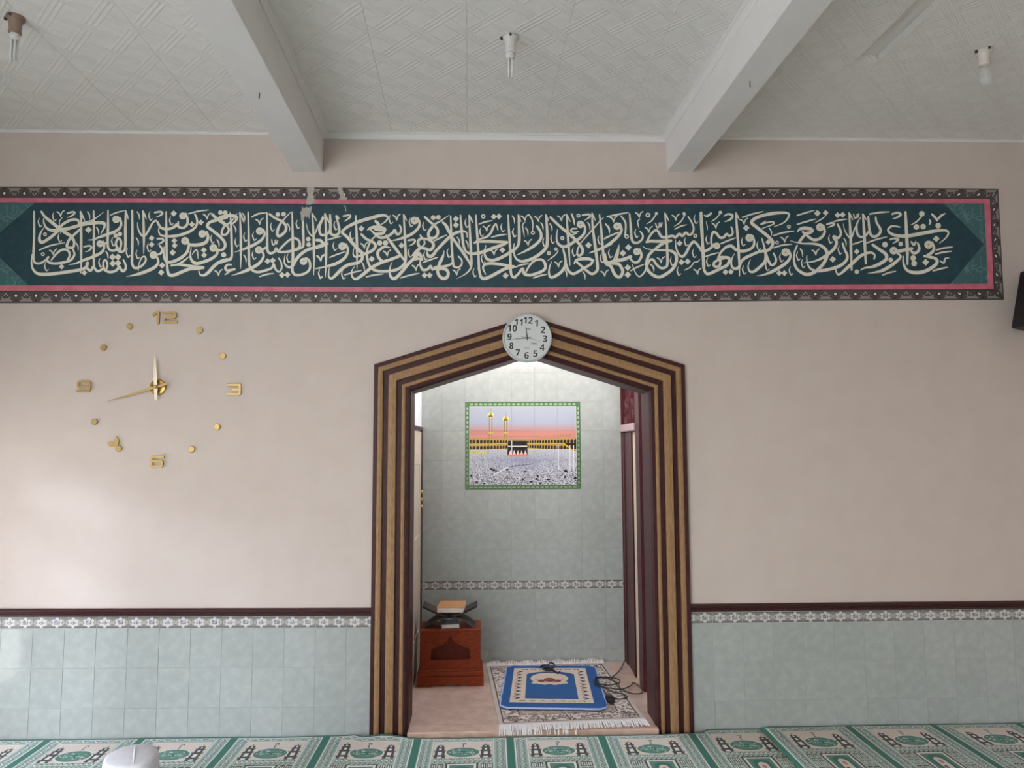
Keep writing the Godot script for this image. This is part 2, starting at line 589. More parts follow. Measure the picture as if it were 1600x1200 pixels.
func structure():
	var w := shell("wall_front", "cream plastered front wall pierced by the pointed niche opening", "wall")
	var st := begin()
	prism(st, PackedVector2Array([Vector2(-0.66, -0.2), Vector2(-0.66, 2.34), Vector2(0.273, 2.634), Vector2(1.21, 2.335), Vector2(1.21, -0.2), Vector2(WR + 0.2, -0.2), Vector2(WR + 0.2, 4.4), Vector2(WL - 0.2, 4.4), Vector2(WL - 0.2, -0.2)]), -0.2, 0.0)
	put("plaster", fin(st), M.plaster, w)

	st = begin()
	holed(st, true, WL - 0.1, 0.2, 0.0, WB + 0.2, 4.4, LEFT_HOLES)
	var wl := put("wall_left", fin(st), M.plaster, self)
	tag(wl, "plastered left wall with doorways open to daylight", "wall", "", "structure")
	st = begin()
	holed(st, true, WR + 0.1, 0.2, 0.0, WB + 0.2, 4.4, [])
	var wr := put("wall_right", fin(st), M.plaster, self)
	tag(wr, "plain plastered right wall behind the loudspeaker", "wall", "", "structure")
	st = begin()
	holed(st, false, WB + 0.1, 0.2, WL, WR, 4.4, REAR_HOLES)
	var wb := put("wall_back", fin(st), M.plaster, self)
	tag(wb, "plastered rear wall with two windows", "wall", "", "structure")
	st = begin()
	bx(st, Vector3((WL + WR) * 0.5, -0.1, WB * 0.5), Vector3(WR - WL + 0.4, 0.2, WB + 0.4), 0.0)
	var fl := put("floor", fin(st), M.floor, self)
	tag(fl, "grey screed floor under the green carpet", "floor", "", "structure")
	st = begin()
	bx(st, Vector3(0, -0.25, 0), Vector3(120, 0.1, 120), 0.0)
	var gr := put("ground", fin(st), M.ground, self)
	tag(gr, "pale paved ground outside the hall", "ground", "", "structure")

	# daylight openings: frames of dark wood
	var n := 0
	for h in LEFT_HOLES:
		n += 1
		st = begin()
		for z in [h[0] + 0.04, h[1] - 0.04, (h[0] + h[1]) * 0.5]:
			bx(st, Vector3(WL - 0.1, (h[2] + h[3]) * 0.5, z), Vector3(0.12, h[3] - h[2], 0.07), 0.004)
		bx(st, Vector3(WL - 0.1, h[3] - 0.035, (h[0] + h[1]) * 0.5), Vector3(0.118, 0.07, h[1] - h[0]), 0.004)
		if h[2] < 0.1: bx(st, Vector3(WL - 0.1, h[3] - 0.42, (h[0] + h[1]) * 0.5), Vector3(0.116, 0.07, h[1] - h[0]), 0.004)
		var f := put("door_%d" % n if h[2] < 0.1 else "window_1", fin(st), M.dark_wood, self)
		tag(f, ["dark wooden frame of the doorway nearest the front wall", "dark wooden frame of the doorway at the rear of the left wall"][n - 1], "door" if h[2] < 0.1 else "window", "", "structure")
	for k in 2:
		var h: Array = REAR_HOLES[k]
		st = begin()
		for x in [h[0] + 0.04, h[1] - 0.04, (h[0] + h[1]) * 0.5]:
			bx(st, Vector3(x, (h[2] + h[3]) * 0.5, WB + 0.1), Vector3(0.07, h[3] - h[2], 0.12), 0.004)
		for y in [h[2] + 0.035, h[3] - 0.035]:
			bx(st, Vector3((h[0] + h[1]) * 0.5, y, WB + 0.1), Vector3(h[1] - h[0], 0.07, 0.118), 0.004)
		var f := put("window_%d" % (k + 2), fin(st), M.dark_wood, self)
		tag(f, ["dark wooden frame of the rear window behind the left bay", "dark wooden frame of the rear window behind the right bay"][k], "window", "", "structure")

	# ceiling: slab, beams and embossed panels, all a little askew to the front wall
	var c := shell("ceiling", "white ceiling of embossed panels between two plain beams", "ceiling")
	c.rotation.y = 0.031
	st = begin()
	bx(st, Vector3(0.0, 4.188, WB * 0.5), Vector3(9.4, 0.2, WB + 1.6), 0.0)
	put("slab", fin(st), M.slab, c)
	for b in [[-1.354, -1.147, 3.762], [1.24, 1.42, 3.786]]:
		st = begin()
		bx(st, Vector3((b[0] + b[1]) * 0.5, (b[2] + 4.1) * 0.5, WB * 0.5), Vector3(b[1] - b[0], 4.1 - b[2], WB + 0.2), 0.003)
		put("beam", fin(st), M.beam, c)
	var edges := [[-4.2, -3.43, -2.91, -2.39, -1.87, -1.354], [-1.147, -0.672, -0.156, 0.372, 0.89, 1.24], [1.42, 2.035, 2.17, 2.69, 3.21, 3.73, 4.2]]
	for bay in edges:
		for i in bay.size() - 1:
			var x0: float = bay[i] + 0.0005
			var x1: float = bay[i + 1] - 0.0005
			var z0 := -0.15
			var z1 := WB + 0.3
			var slot: bool = bay[i] == 2.035           # a long recess is left open in this strip
			st = begin()
			bx(st, Vector3((x0 + x1) * 0.5, CEIL + 0.023, (z0 + (1.06 if slot else z1)) * 0.5), Vector3(x1 - x0, 0.046, (1.06 if slot else z1) - z0), 0.001)
			put("ceiling_panel", fin(st), M.panel, c)
			if slot:
				st = begin()
				bx(st, Vector3((x0 + x1) * 0.5, CEIL + 0.023, (2.4 + z1) * 0.5), Vector3(x1 - x0, 0.046, z1 - 2.4), 0.001)
				put("ceiling_panel", fin(st), M.panel, c)
	# cove strips round the middle bay and along the wall
	var runs := [[Vector3(-1.147, 0, 0.0), Vector3(1.24, 0, 0.0), "white cove strip between wall and middle ceiling bay"], [Vector3(1.24, 0, 0.0), Vector3(1.24, 0, WB), "white cove strip along the right beam"],
		[Vector3(-1.147, 0, WB), Vector3(-1.147, 0, 0.0), "white cove strip along the left beam"], [Vector3(WL - 0.3, 0, 0.0), Vector3(-1.354, 0, 0.0), "thin white cove strip over the left clock"], [Vector3(1.42, 0, 0.0), Vector3(WR + 0.3, 0, 0.0), "thin white cove strip over the banner's right end"]]
	for k in runs.size():
		var a: Vector3 = runs[k][0]
		var b: Vector3 = runs[k][1]
		var dir := (b - a).normalized()
		var inn := Vector3.UP.cross(dir) * -1.0
		var s := 0.034 if k < 3 else 0.014
		if k == 1 or k == 2: inn = Vector3(-1 if k == 1 else 1, 0, 0)
		if k == 0 or k > 2: inn = Vector3(0, 0, 1)
		st = begin()
		var prof := [Vector2(0, -s * 1.25), Vector2(s * 0.25, -s * 1.2), Vector2(s * 0.4, -s * 0.75), Vector2(s * 0.75, -s * 0.4), Vector2(s * 1.2, -s * 0.25), Vector2(s * 1.25, 0)]
		for j in prof.size() - 1:
			var p0: Vector3 = inn * prof[j].x + Vector3.UP * prof[j].y
			var p1: Vector3 = inn * prof[j + 1].x + Vector3.UP * prof[j + 1].y
			quad(st, a + p0, b + p0, b + p1, a + p1, inn + Vector3.DOWN)
		var o := put("trim_%d" % (k + 3), fin(st), M.beam, self, Vector3.ZERO)
		o.transform = Transform3D(Basis(Vector3.UP, 0.031 if k in [1, 2] else 0.0), Vector3(0, CEIL + 0.002, 0.001))
		tag(o, runs[k][2], "moulding", "", "structure")

# ------------------------------------------------------------------ tiled dado left and right of the arch
func tile_mesh(w: float, h: float, t := 0.008) -> ArrayMesh:
	var st := begin()
	bx(st, Vector3.ZERO, Vector3(w, h, t), 0.0009)
	return fin(st)

# A border tile: chamfered slab whose printed face takes the part u0..u1 of the pattern.
func border_mesh(w: float, h: float, u0: float, u1: float) -> ArrayMesh:
	var st := begin()
	bx(st, Vector3(0, 0, -0.0005), Vector3(w, h, 0.008), 0.0015)
	var x := w * 0.5 - 0.0008
	var y := h * 0.5 - 0.0008
	quad_uv(st, [Vector3(-x, -y, 0.0042), Vector3(x, -y, 0.0042), Vector3(x, y, 0.0042), Vector3(-x, y, 0.0042)], [Vector2(u0, 0.98), Vector2(u1, 0.98), Vector2(u1, 0.02), Vector2(u0, 0.02)], Vector3.BACK)
	return fin(st)

func lay_tiles(parent: Node, cols: Array, rows: Array, z: float, slope := 0.0, x_ref := 0.0, skip := Rect2()):
	var cache := {}
	for i in cols.size() - 1:
		for j in rows.size() - 1:
			var x0: float = cols[i]
			var x1: float = cols[i + 1]
			var y0: float = rows[j + 1]
			var y1: float = rows[j]
			var c := Vector2((x0 + x1) * 0.5, (y0 + y1) * 0.5)
			if skip.has_point(c): continue
			var key := Vector2i(roundi((x1 - x0) * 1000), roundi((y1 - y0) * 1000))
			if not cache.has(key): cache[key] = tile_mesh(x1 - x0 - 0.0012, y1 - y0 - 0.0012)
			var o := put("tile", cache[key], M.tiles[rng.randi() % 3], parent, Vector3(c.x, c.y + (x_ref - c.x) * slope, z + rng.randf_range(-0.0003, 0.0003)))
			o.rotation = Vector3(rng.randf_range(-0.0009, 0.0009), rng.randf_range(-0.0009, 0.0009), 0.0)

func lay_border(parent: Node, cols: Array, y0: float, y1: float, z: float, slope := 0.0, x_ref := 0.0, phase := 0.0):
	for i in cols.size() - 1:
		var w: float = cols[i + 1] - cols[i]
		var u0 := phase
		var u1 := phase + 1.0
		if w < 0.19:
			if i == 0: u0 = u1 - w / 0.203
			else: u1 = u0 + w / 0.203
		var cx: float = (cols[i] + cols[i + 1]) * 0.5
		put("border_tile", border_mesh(w - 0.0016, y1 - y0, u0, u1), M.listello, parent, Vector3(cx, (y0 + y1) * 0.5 + (x_ref - cx) * slope, z))

func dado():
	var w := get_node("wall_front")
	var left := [WL]
	for k in range(13, -1, -1): left.append(-0.933 - 0.2 * k)
	left.append(-0.776)
	var right := [1.326, 1.472]
	for k in 11: right.append(1.672 + 0.2035 * k)
	right.append(WR)
	# bedding behind the tiles
	for s in [[WL, -0.77, 0.0085], [1.32, WR, 0.0]]:
		var st := begin()
		bx(st, Vector3((s[0] + s[1]) * 0.5, 0.395 + (0.012 if s[2] > 0 else 0.0), 0.0048), Vector3(s[1] - s[0], 0.79, 0.0096), 0.0)
		put("bedding", fin(st), M.grout, w)
	lay_tiles(w, left, [0.703, 0.455, 0.206, -0.02], 0.0075, 0.0085, -0.8)
	lay_tiles(w, right, [0.704, 0.456, 0.207, -0.02], 0.0075)
	lay_border(w, left, 0.704, 0.777, 0.0085, 0.0085, -0.8)
	lay_border(w, right, 0.705, 0.778, 0.0085)
	# dark moulded rail on top
	var k := 0
	for s in [[WL, -0.772, 0.0085], [1.322, WR, 0.001]]:
		k += 1
		var st := begin()
		var len_: float = s[1] - s[0]
		var prof := [Vector2(0.0, 0.0), Vector2(0.0, 0.018), Vector2(0.008, 0.026), Vector2(0.016, 0.026), Vector2(0.02, 0.02), Vector2(0.026, 0.02), Vector2(0.032, 0.028), Vector2(0.042, 0.028), Vector2(0.05, 0.018), Vector2(0.05, 0.0)]
		for j in prof.size() - 1:
			var a := Vector3(0, prof[j].x, prof[j].y)
			var b := Vector3(0, prof[j + 1].x, prof[j + 1].y)
			var e := Vector3(len_, 0, 0)
			var d := b - a
			quad(st, a, a + e, b + e, b, Vector3(0, -d.z, d.y) * -1.0 if false else Vector3(0, -d.z, d.y))
		var o := put("trim_%d" % k, fin(st), M.dark_wood, self, Vector3(s[0], 0.778 + (len_ * s[2]), 0.0))
		o.rotation.z = -s[2]
		tag(o, ["dark wooden rail on top of the wainscot left of the arch", "dark wooden rail on top of the wainscot right of the arch"][k - 1], "rail", "", "structure")

# ------------------------------------------------------------------ the niche behind the arch
func niche():
	var top := 3.3
	var st := begin()
	bx(st, Vector3(0.28, SLAB - 0.15, -0.71), Vector3(2.1, 0.3, 1.36), 0.004)
	bx(st, Vector3(0.28, SLAB - 0.1503, 0.015), Vector3(1.62, 0.2994, 0.1), 0.006)
	var f := put("floor_niche", fin(st), M.niche_floor, self)
	tag(f, "pinkish tan stone floor of the niche", "floor", "", "structure")
	st = begin()
	for e in [[-0.8, -0.5, -1.53, -0.03], [1.08, 1.36, -1.53, -0.03], [-0.5, 1.08, -1.53, -1.33], [-0.5, 1.08, -0.24, -0.03]]:   # round a skylight added out of view to brighten the niche
		bx(st, Vector3((e[0] + e[1]) * 0.5, top + 0.08, (e[2] + e[3]) * 0.5), Vector3(e[1] - e[0], 0.16, e[3] - e[2]), 0.0)
	var c := put("ceiling_niche", fin(st), M.beam, self)
	tag(c, "white ceiling inside the niche", "ceiling", "", "structure")
	var wb := shell("wall_niche_back", "pale green tiled rear wall of the niche with a patterned border", "wall")
	st = begin()
	bx(st, Vector3(0.28, top * 0.5, NB - 0.082), Vector3(2.2, top + 0.3, 0.15), 0.0)
	put("backing", fin(st), M.backing, wb)
	st = begin()
	bx(st, Vector3(0.28, 1.3, NB - 0.0048), Vector3(2.2, 2.6, 0.0056), 0.0)
	put("bedding", fin(st), M.grout, wb)
	var cols := [NL - 0.02, -0.413, -0.213, -0.013, 0.187, 0.387, 0.587, 0.787, 0.987, NR + 0.02]
	lay_tiles(wb, cols, [2.607, 2.512, 2.261, 2.01, 1.758, 1.507, 1.256, 1.0, 0.742], NB - 0.004, 0.0, 0.0, Rect2(-0.214, 1.506, 1.002, 0.756))
	lay_border(wb, cols, 0.665, 0.741, NB - 0.0035)
	lay_tiles(wb, cols, [0.664, 0.412, 0.161, 0.0], NB - 0.004)
	# an added tube lamp, unseen, over the opening, to brighten the upper niche
	var lamp := thing("added_niche_lamp", "added unseen tube lamp that brightens the niche from above its opening", "lamp", Vector3(0.29, 2.74, -0.225))
	st = begin()
	bx(st, Vector3(0, 0, -0.012), Vector3(0.94, 0.05, 0.024), 0.003)
	put("batten", fin(st), M.white, lamp)
	for e in [-0.455, 0.455]:
		st = begin()
		bx(st, Vector3(e, 0, -0.04), Vector3(0.018, 0.03, 0.034), 0.003)
		put("socket", fin(st), M.white, lamp)
	st = begin(true)
	tube(st, [Vector3(-0.445, 0, -0.046), Vector3(0.445, 0, -0.046)], 0.013, 10)
	var glow := plain(rgb(240, 240, 238), 0.4)
	glow.emission_enabled = true
	glow.emission = Color(1.0, 0.97, 0.95)
	glow.emission_energy_multiplier = 4.0
	put("tube", fin(st), glow, lamp)
	var al := AreaLight3D.new()
	al.name = "added_niche_light"
	al.area_size = Vector2(0.89, 0.026)
	al.light_color = Color(1.0, 0.965, 0.95)
	al.light_energy = ADDED_LAMP_E
	al.area_range = 12.0
	al.area_attenuation = 2.0
	al.shadow_enabled = true
	lamp.add_child(al)
	al.position = Vector3(0, -0.004, -0.064)
	al.rotation.x = 0.06
	# left side: plaster with a cream door
	st = begin()
	for s in [[-1.36, -0.22, -0.15, 2.7], [-1.36, -1.3, 2.7, 3.25], [-0.28, -0.22, 2.7, 3.25], [-1.36, -0.22, 3.25, top]]:  # high openings on both sides are added, unseen, for more daylight
		bx(st, Vector3(NL - 0.08, (s[2] + s[3]) * 0.5, (s[0] + s[1]) * 0.5), Vector3(0.16, s[3] - s[2], s[1] - s[0]), 0.0)
	var wl := put("wall_niche_left", fin(st), M.white, self)
	tag(wl, "white plastered left side of the niche", "wall", "", "structure")
	var d2 := shell("door_3", "cream door in a dark frame on the niche's left side", "door", Vector3(NL, SLAB, -1.0))
	st = begin()
	bx(st, Vector3(0.0, 0.97, 0.045), Vector3(0.012, 1.94, 0.58), 0.002)
	for y in [0.28, 1.05, 1.72]:
		bx(st, Vector3(0.006, y, 0.045), Vector3(0.01, 0.1, 0.58), 0.003)
	for z in [-0.2, 0.285]:
		bx(st, Vector3(0.006, 0.97, z), Vector3(0.0101, 1.94, 0.09), 0.003)
	put("leaf", fin(st), M.cream, d2)
	st = begin()
	bx(st, Vector3(0.004, 0.97, -0.303), Vector3(0.022, 1.98, 0.1), 0.003)
	bx(st, Vector3(0.006, 1.965, 0.0), Vector3(0.026, 0.03, 0.66), 0.003)
	put("frame", fin(st), M.frame_dark, d2)
	st = begin()
	for y in [1.3, 1.36, 1.42]:
		lathe(st, [Vector2(0.0, 0.0), Vector2(0.012, 0.004), Vector2(0.012, 0.02), Vector2(0.004, 0.03), Vector2(0.0, 0.03)], 8, Transform3D(Basis(), Vector3(0.016, y, -0.26)))
	put("hinge", fin(st), M.brass, d2.get_node("leaf"))
	# right side: wall round a carved fanlight that lets daylight in
	var r := shell("wall_niche_right", "white plastered right side of the niche round a carved fanlight", "wall")
	st = begin()
	for s in [[-1.36, -0.22, -0.15, 2.03], [-1.36, -1.32, 2.03, 2.5], [-0.72, -0.22, 2.03, 2.5], [-1.36, -0.22, 2.5, 2.7], [-1.36, -1.3, 2.7, 3.25], [-0.28, -0.22, 2.7, 3.25], [-1.36, -0.22, 3.25, top]]:
		bx(st, Vector3(NR + 0.075, (s[2] + s[3]) * 0.5, (s[0] + s[1]) * 0.5), Vector3(0.15, s[3] - s[2], s[1] - s[0]), 0.0)
	put("plaster", fin(st), M.white, r)
	var d3 := shell("door_4", "dark maroon wooden door with carved fanlight on the niche's right side", "door", Vector3(NR, SLAB, -1.0))
	st = begin()
	bx(st, Vector3(-0.01, 0.965, -0.135), Vector3(0.03, 1.93, 0.41), 0.004)
	bx(st, Vector3(-0.026, 0.965, -0.3), Vector3(0.012, 1.93, 0.08), 0.003)
	bx(st, Vector3(-0.026, 0.965, 0.03), Vector3(0.0121, 1.93, 0.07), 0.003)
	put("leaf", fin(st), M.door_wood, d3)
	st = begin()
	bx(st, Vector3(-0.006, 0.965, 0.155), Vector3(0.03, 1.93, 0.165), 0.003)
	put("side_panel", fin(st), M.cream, d3)
	st = begin()
	bx(st, Vector3(-0.012, 1.2, 0.315), Vector3(0.05, 2.4, 0.15), 0.004)
	bx(st, Vector3(-0.012, 1.2, -0.345), Vector3(0.05, 2.4, 0.03), 0.004)
	put("frame", fin(st), M.door_wood, d3)
	st = begin()
	bx(st, Vector3(-0.02, 1.965, -0.04), Vector3(0.06, 0.06, 0.58), 0.004)
	put("transom", fin(st), plain(rgb(168, 142, 140), 0.35), d3)
	st = begin()
	var toz := Transform3D(Basis(Vector3(0, 0, 1), Vector3(0, 1, 0), Vector3(-1, 0, 0)), Vector3(0.012, 0, 0))
	# spandrels of the pointed top
	prism(st, PackedVector2Array([Vector2(-0.34, 2.46), Vector2(-0.34, 2.2), Vector2(-0.22, 2.34), Vector2(-0.04, 2.45)]), 0.0, 0.02, toz)
	prism(st, PackedVector2Array([Vector2(0.27, 2.46), Vector2(-0.04, 2.45), Vector2(0.14, 2.34), Vector2(0.27, 2.2)]), 0.0, 0.02, toz)
	for s in [-1.0, 1.0]:
		for vine in [[[0.0, 2.0], [0.05, 2.1], [0.02, 2.2], [0.08, 2.3], [0.03, 2.4]], [[0.12, 2.0], [0.17, 2.08], [0.13, 2.17], [0.18, 2.26], [0.14, 2.35]], [[0.24, 2.0], [0.26, 2.07], [0.23, 2.14], [0.27, 2.2]],
			[[0.02, 2.2], [0.1, 2.16], [0.13, 2.17]], [[0.08, 2.3], [0.13, 2.28], [0.18, 2.26]], [[0.05, 2.1], [0.11, 2.06], [0.17, 2.08]]]:
			var pts := []
			for p in vine: pts.append(Vector3(0.0, p[1], -0.035 + s * p[0]))
			tube(st, curve(pts, 5), 0.019, 6, 0.014)
		for leaf in [[0.06, 2.04], [0.1, 2.13], [0.06, 2.25], [0.2, 2.1], [0.2, 2.2], [0.1, 2.36]]:
			lathe(st, [Vector2(0.0, -0.04), Vector2(0.018, -0.015), Vector2(0.02, 0.01), Vector2(0.0, 0.045)], 6, Transform3D(Basis(Vector3.RIGHT, s * 0.5), Vector3(0.0, leaf[1], -0.035 + s * leaf[0])))
	put("carved_fanlight", fin(st), M.door_wood, d3)

# ------------------------------------------------------------------ the arch surround
func arch():
	var t := thing("arch_surround", "brown and gold striped wooden surround of the pointed niche opening", "door frame", Vector3(0.273, 0.03, 0.0))
	var path := []
	for p in [[-0.775, 0.002], [-0.775, 2.428], [0.273, 2.758], [1.325, 2.424], [1.325, 0.002]]:
		path.append(Vector2(p[0] - 0.273, p[1] - 0.03))
	# width, height above the wall, gold?
	var o := 0.0
	for s in [[0.026, 0.03, false], [0.036, 0.034, true], [0.036, 0.016, false], [0.054, 0.042, true], [0.034, 0.02, false], [0.027, 0.034, true]]:
		var w: float = s[0]
		var h: float = s[1]
		var st := begin()
		if s[2]:
			mitre_sweep(st, path, [Vector2(o, 0.0), Vector2(o, h - 0.006), Vector2(o + 0.004, h - 0.001), Vector2(o + w * 0.5, h + 0.001), Vector2(o + w - 0.004, h - 0.001), Vector2(o + w, h - 0.006), Vector2(o + w, 0.0)])
		else:
			mitre_sweep(st, path, [Vector2(o, 0.0), Vector2(o, h - 0.002), Vector2(o + 0.002, h), Vector2(o + w - 0.002, h), Vector2(o + w, h - 0.002), Vector2(o + w, 0.0)])
		put("moulding", fin(st), M.frame_gold if s[2] else M.frame_dark, t)
		o += w
	var st := begin()
	mitre_sweep(st, path, [Vector2(o, 0.0), Vector2(o, 0.026), Vector2(o + 0.004, 0.03), Vector2(o + 0.011, 0.03), Vector2(o + 0.013, 0.024), Vector2(o + 0.019, 0.024), Vector2(o + 0.022, 0.018), Vector2(o + 0.032, 0.012), Vector2(o + 0.034, 0.0), Vector2(o + 0.034, -0.225), Vector2(o - 0.11, -0.225)])
	put("jamb", fin(st), M.frame_dark, t)

# ------------------------------------------------------------------ the painted inscription
# The sheet was measured on a grid of 1600 x 1200; this takes a grid point to the wall.
func wall_at(u: float, v: float) -> Vector2:
	var d := 1.0 - 2.92899e-05 * u + 8.19172e-05 * v
	return Vector2((0.00444403 * u - 4.06062e-06 * v - 3.39869) / d, (-7.13616e-05 * u - 0.00427517 * v + 4.97843) / d)

func sheet_strip(st: SurfaceTool, a: Array, b: Array, z: float, at: Vector3, period := 0.0, flip := false):
	# a and b are matching edge points; between them a thin sheet, printed with u running along
	for i in a.size() - 1:
		var q := [a[i], a[i + 1], b[i + 1], b[i]]
		var p := []
		for e in q:
			var w := wall_at(e.x, e.y)
			p.append(Vector3(w.x, w.y, z) - at)
		var len0: float = 0.0
		for k in i: len0 += a[k].distance_to(a[k + 1])
		var len1: float = len0 + a[i].distance_to(a[i + 1])
		var k0 := len0 / period if period > 0.0 else 0.0
		var k1 := len1 / period if period > 0.0 else 1.0
		var v0 := 0.99 if flip else 0.01
		quad_uv(st, p, [Vector2(k0, v0), Vector2(k1, v0), Vector2(k1, 1.0 - v0), Vector2(k0, 1.0 - v0)], Vector3.BACK)
	var back := Vector3(0, 0, -z)
	var rim := a.duplicate()
	var rb := b.duplicate()
	rb.reverse()
	rim.append_array(rb)
	for i in rim.size():
		var w0 := wall_at(rim[i].x, rim[i].y)
		var e1: Vector2 = rim[(i + 1) % rim.size()]
		var w1 := wall_at(e1.x, e1.y)
		var p0 := Vector3(w0.x, w0.y, z) - at
		var p1 := Vector3(w1.x, w1.y, z) - at
		quad(st, p0, p1, p1 + back, p0 + back, (p1 - p0).cross(Vector3.BACK))

func v2(a: Array) -> Array:
	var o := []
	for i in range(0, a.size(), 2): o.append(Vector2(a[i], a[i + 1]))
	return o

func border_image() -> Image:
	var im := canvas(124, 68, rgb(74, 66, 62))
	p_rect(im, 0, 0, 124, 5, rgb(46, 40, 38))
	p_rect(im, 0, 61, 124, 68, rgb(58, 46, 46))
	var g := rgb(138, 130, 124)
	p_poly(im, [Vector2(20, 9), Vector2(104, 9), Vector2(86, 25), Vector2(38, 25)], g)
	for s in [-1, 1]:
		p_dot(im, 62 + s * 24, 30, 7, 6, g)
		p_dot(im, 62 + s * 12, 27, 4, 4, rgb(58, 50, 48))
		p_dot(im, 62 + s * 9, 42, 5, 5, rgb(166, 158, 152))
		p_dot(im, 62 + s * 62, 14, 7, 6, rgb(30, 26, 25))
		p_dot(im, 62 + s * 62, 40, 15, 13, rgb(30, 26, 26))
		p_dot(im, 62 + s * 62, 40, 8, 8, rgb(236, 234, 230))
	p_dot(im, 62, 50, 6, 6, rgb(166, 158, 152))
	p_dot(im, 62, 42, 5, 5, rgb(50, 42, 42))
	p_line(im, 18, 10, 62, 58, 2, rgb(52, 46, 44))
	p_line(im, 106, 10, 62, 58, 2, rgb(52, 46, 44))
	p_grain(im, 0.1, 5)
	return im

func corner_image() -> Image:
	var im := canvas(160, 160, rgb(58, 96, 98))
	var r := RandomNumberGenerator.new()
	r.seed = 4
	for k in 60:
		var p := Vector2(r.randf() * 160, r.randf() * 160)
		var a := r.randf() * TAU
		for s in 5:
			var q := p + Vector2(cos(a), sin(a)) * 7.0
			p_line(im, p.x, p.y, q.x, q.y, 1.6, rgb(92, 128, 128))
			p = q
			a += r.randf_range(-0.9, 0.9)
	return im

func banner():
	var at := Vector3(0.1, 3.26, 0.0)
	var t := thing("calligraphy_banner", "long dark teal banner of cream Arabic calligraphy in a pink and black border", "banner", at)
	var pat := shown(border_image(), 0.6)
	var out_top := v2([-55, 291, 0, 292, 250, 292, 509, 293.5, 800, 296, 1000, 294.5, 1200, 293.5, 1400, 294, 1559, 295])
	var pink_top := v2([-37, 309, 0, 309.3, 250, 310, 509, 312, 800, 313, 1000, 312, 1200, 310.5, 1400, 310.5, 1546, 311])
	var in_top := v2([-30, 316.5, 0, 317, 250, 317.3, 509, 319, 800, 320.5, 1000, 319.7, 1200, 318.2, 1400, 318, 1537, 318])
	var in_bot := v2([-30, 446, 0, 446.2, 250, 447, 509, 448.5, 800, 449.7, 1000, 448.2, 1200, 445.5, 1400, 444.5, 1542.5, 443.8])
	var pink_bot := v2([-37, 454.3, 0, 454.5, 250, 455, 509, 456, 800, 457, 1000, 455.5, 1200, 453, 1400, 452.3, 1552, 452])
	var out_bot := v2([-55, 473.5, 0, 473.7, 250, 473.4, 509, 473.7, 800, 474.5, 1000, 472.7, 1200, 470.3, 1400, 469.2, 1568, 468.7])
	var st := begin()
	sheet_strip(st, out_top, pink_top, 0.004, at, 31.2)
	put("border_strip", fin(st), pat, t)
	st = begin()
	sheet_strip(st, pink_bot, out_bot, 0.004, at, 31.2, true)
	put("border_strip", fin(st), pat, t)
	st = begin()
	sheet_strip(st, v2([1559, 295, 1568, 468.7]), v2([1546, 311, 1552, 452]), 0.004, at, 29.0)
	put("border_strip", fin(st), pat, t)
	st = begin()
	sheet_strip(st, v2([-55, 473.5, -55, 291]), v2([-37, 454.3, -37, 309]), 0.004, at, 31.2)
	put("border_strip", fin(st), pat, t)
	var pink := mottled(rgb(186, 92, 108), rgb(196, 104, 120), rgb(206, 122, 136), 1.5, 0.6, 61)
	st = begin()
	sheet_strip(st, pink_top, in_top, 0.0045, at)
	sheet_strip(st, in_bot, pink_bot, 0.0045, at)
	sheet_strip(st, v2([1546, 311, 1552, 452]), v2([1537, 318, 1542.5, 443.8]), 0.0045, at)
	sheet_strip(st, v2([-37, 454.3, -37, 309]), v2([-30, 446, -30, 316.5]), 0.0045, at)
	put("pink_stripe", fin(st), pink, t)
	st = begin()
	sheet_strip(st, in_top, in_bot, 0.0044, at)
	var field := put("field", fin(st), mottled(rgb(18, 52, 61), rgb(23, 59, 68), rgb(30, 68, 77), 1.2, 0.6, 63, 0.02), t)
	var cm := shown(corner_image(), 0.6)
	for c in [[1474, 318.2, 1537, 318, 1540.3, 381.5, 1536, 381.5], [1484, 444.2, 1542.5, 443.8, 1540.3, 382.5, 1536, 382.5], [-30, 316.6, 55, 317.2, -20, 381.5, -30, 381.5], [-30, 446, 45, 446.3, -20, 382.5, -30, 382.5]]:
		st = begin()
		var p := []
		var uv := []
		for e in v2(c):
			var w := wall_at(e.x, e.y)
			p.append(Vector3(w.x, w.y, 0.0054) - at)
			uv.append(Vector2(e.x, e.y) / 80.0)
		quad_uv(st, p, uv, Vector3.BACK)
		for i in 4:
			var d := Vector3(0, 0, -0.0012)
			quad(st, p[i], p[(i + 1) % 4], p[(i + 1) % 4] + d, p[i] + d, p[i] - p[(i + 2) % 4])
		put("corner_panel", fin(st), cm, t)
	st = begin()
	lettering(st, at)
	put("lettering", fin(st), mottled(rgb(234, 227, 208), rgb(240, 234, 217), rgb(245, 240, 226), 2.0, 0.65, 67), field)
	# where the paint has come away with old tape
	var torn := mottled(rgb(164, 152, 142), rgb(176, 166, 156), rgb(188, 180, 170), 6.0, 0.85, 69)
	for q in [[480, 292, 491.5, 292.5, 491, 298, 489, 306, 492, 312, 491, 318, 484, 320.5, 478.5, 320, 479.5, 312, 481.5, 305, 480, 299], [472, 323, 475.5, 326, 479, 323.5, 482, 325, 487.5, 322.5, 487, 330, 484.5, 336, 484, 343, 481, 338, 479, 341, 477, 337, 474, 346, 471, 346, 470, 334, 469, 333.5, 472, 329],
		[527.5, 293.5, 535, 294, 537, 301, 539, 307, 543, 310, 541, 313.5, 533, 313, 529, 312.5, 532, 308, 530, 302], [536.5, 320, 540.5, 323, 541.5, 331, 540, 330, 539, 324]]:
		st = begin()
		var poly := PackedVector2Array()
		for e in v2(q):
			var w := wall_at(e.x, e.y)
			poly.append(w - Vector2(at.x, at.y))
		prism(st, poly, 0.004, 0.0068)
		put("torn_patch", fin(st), torn, t)

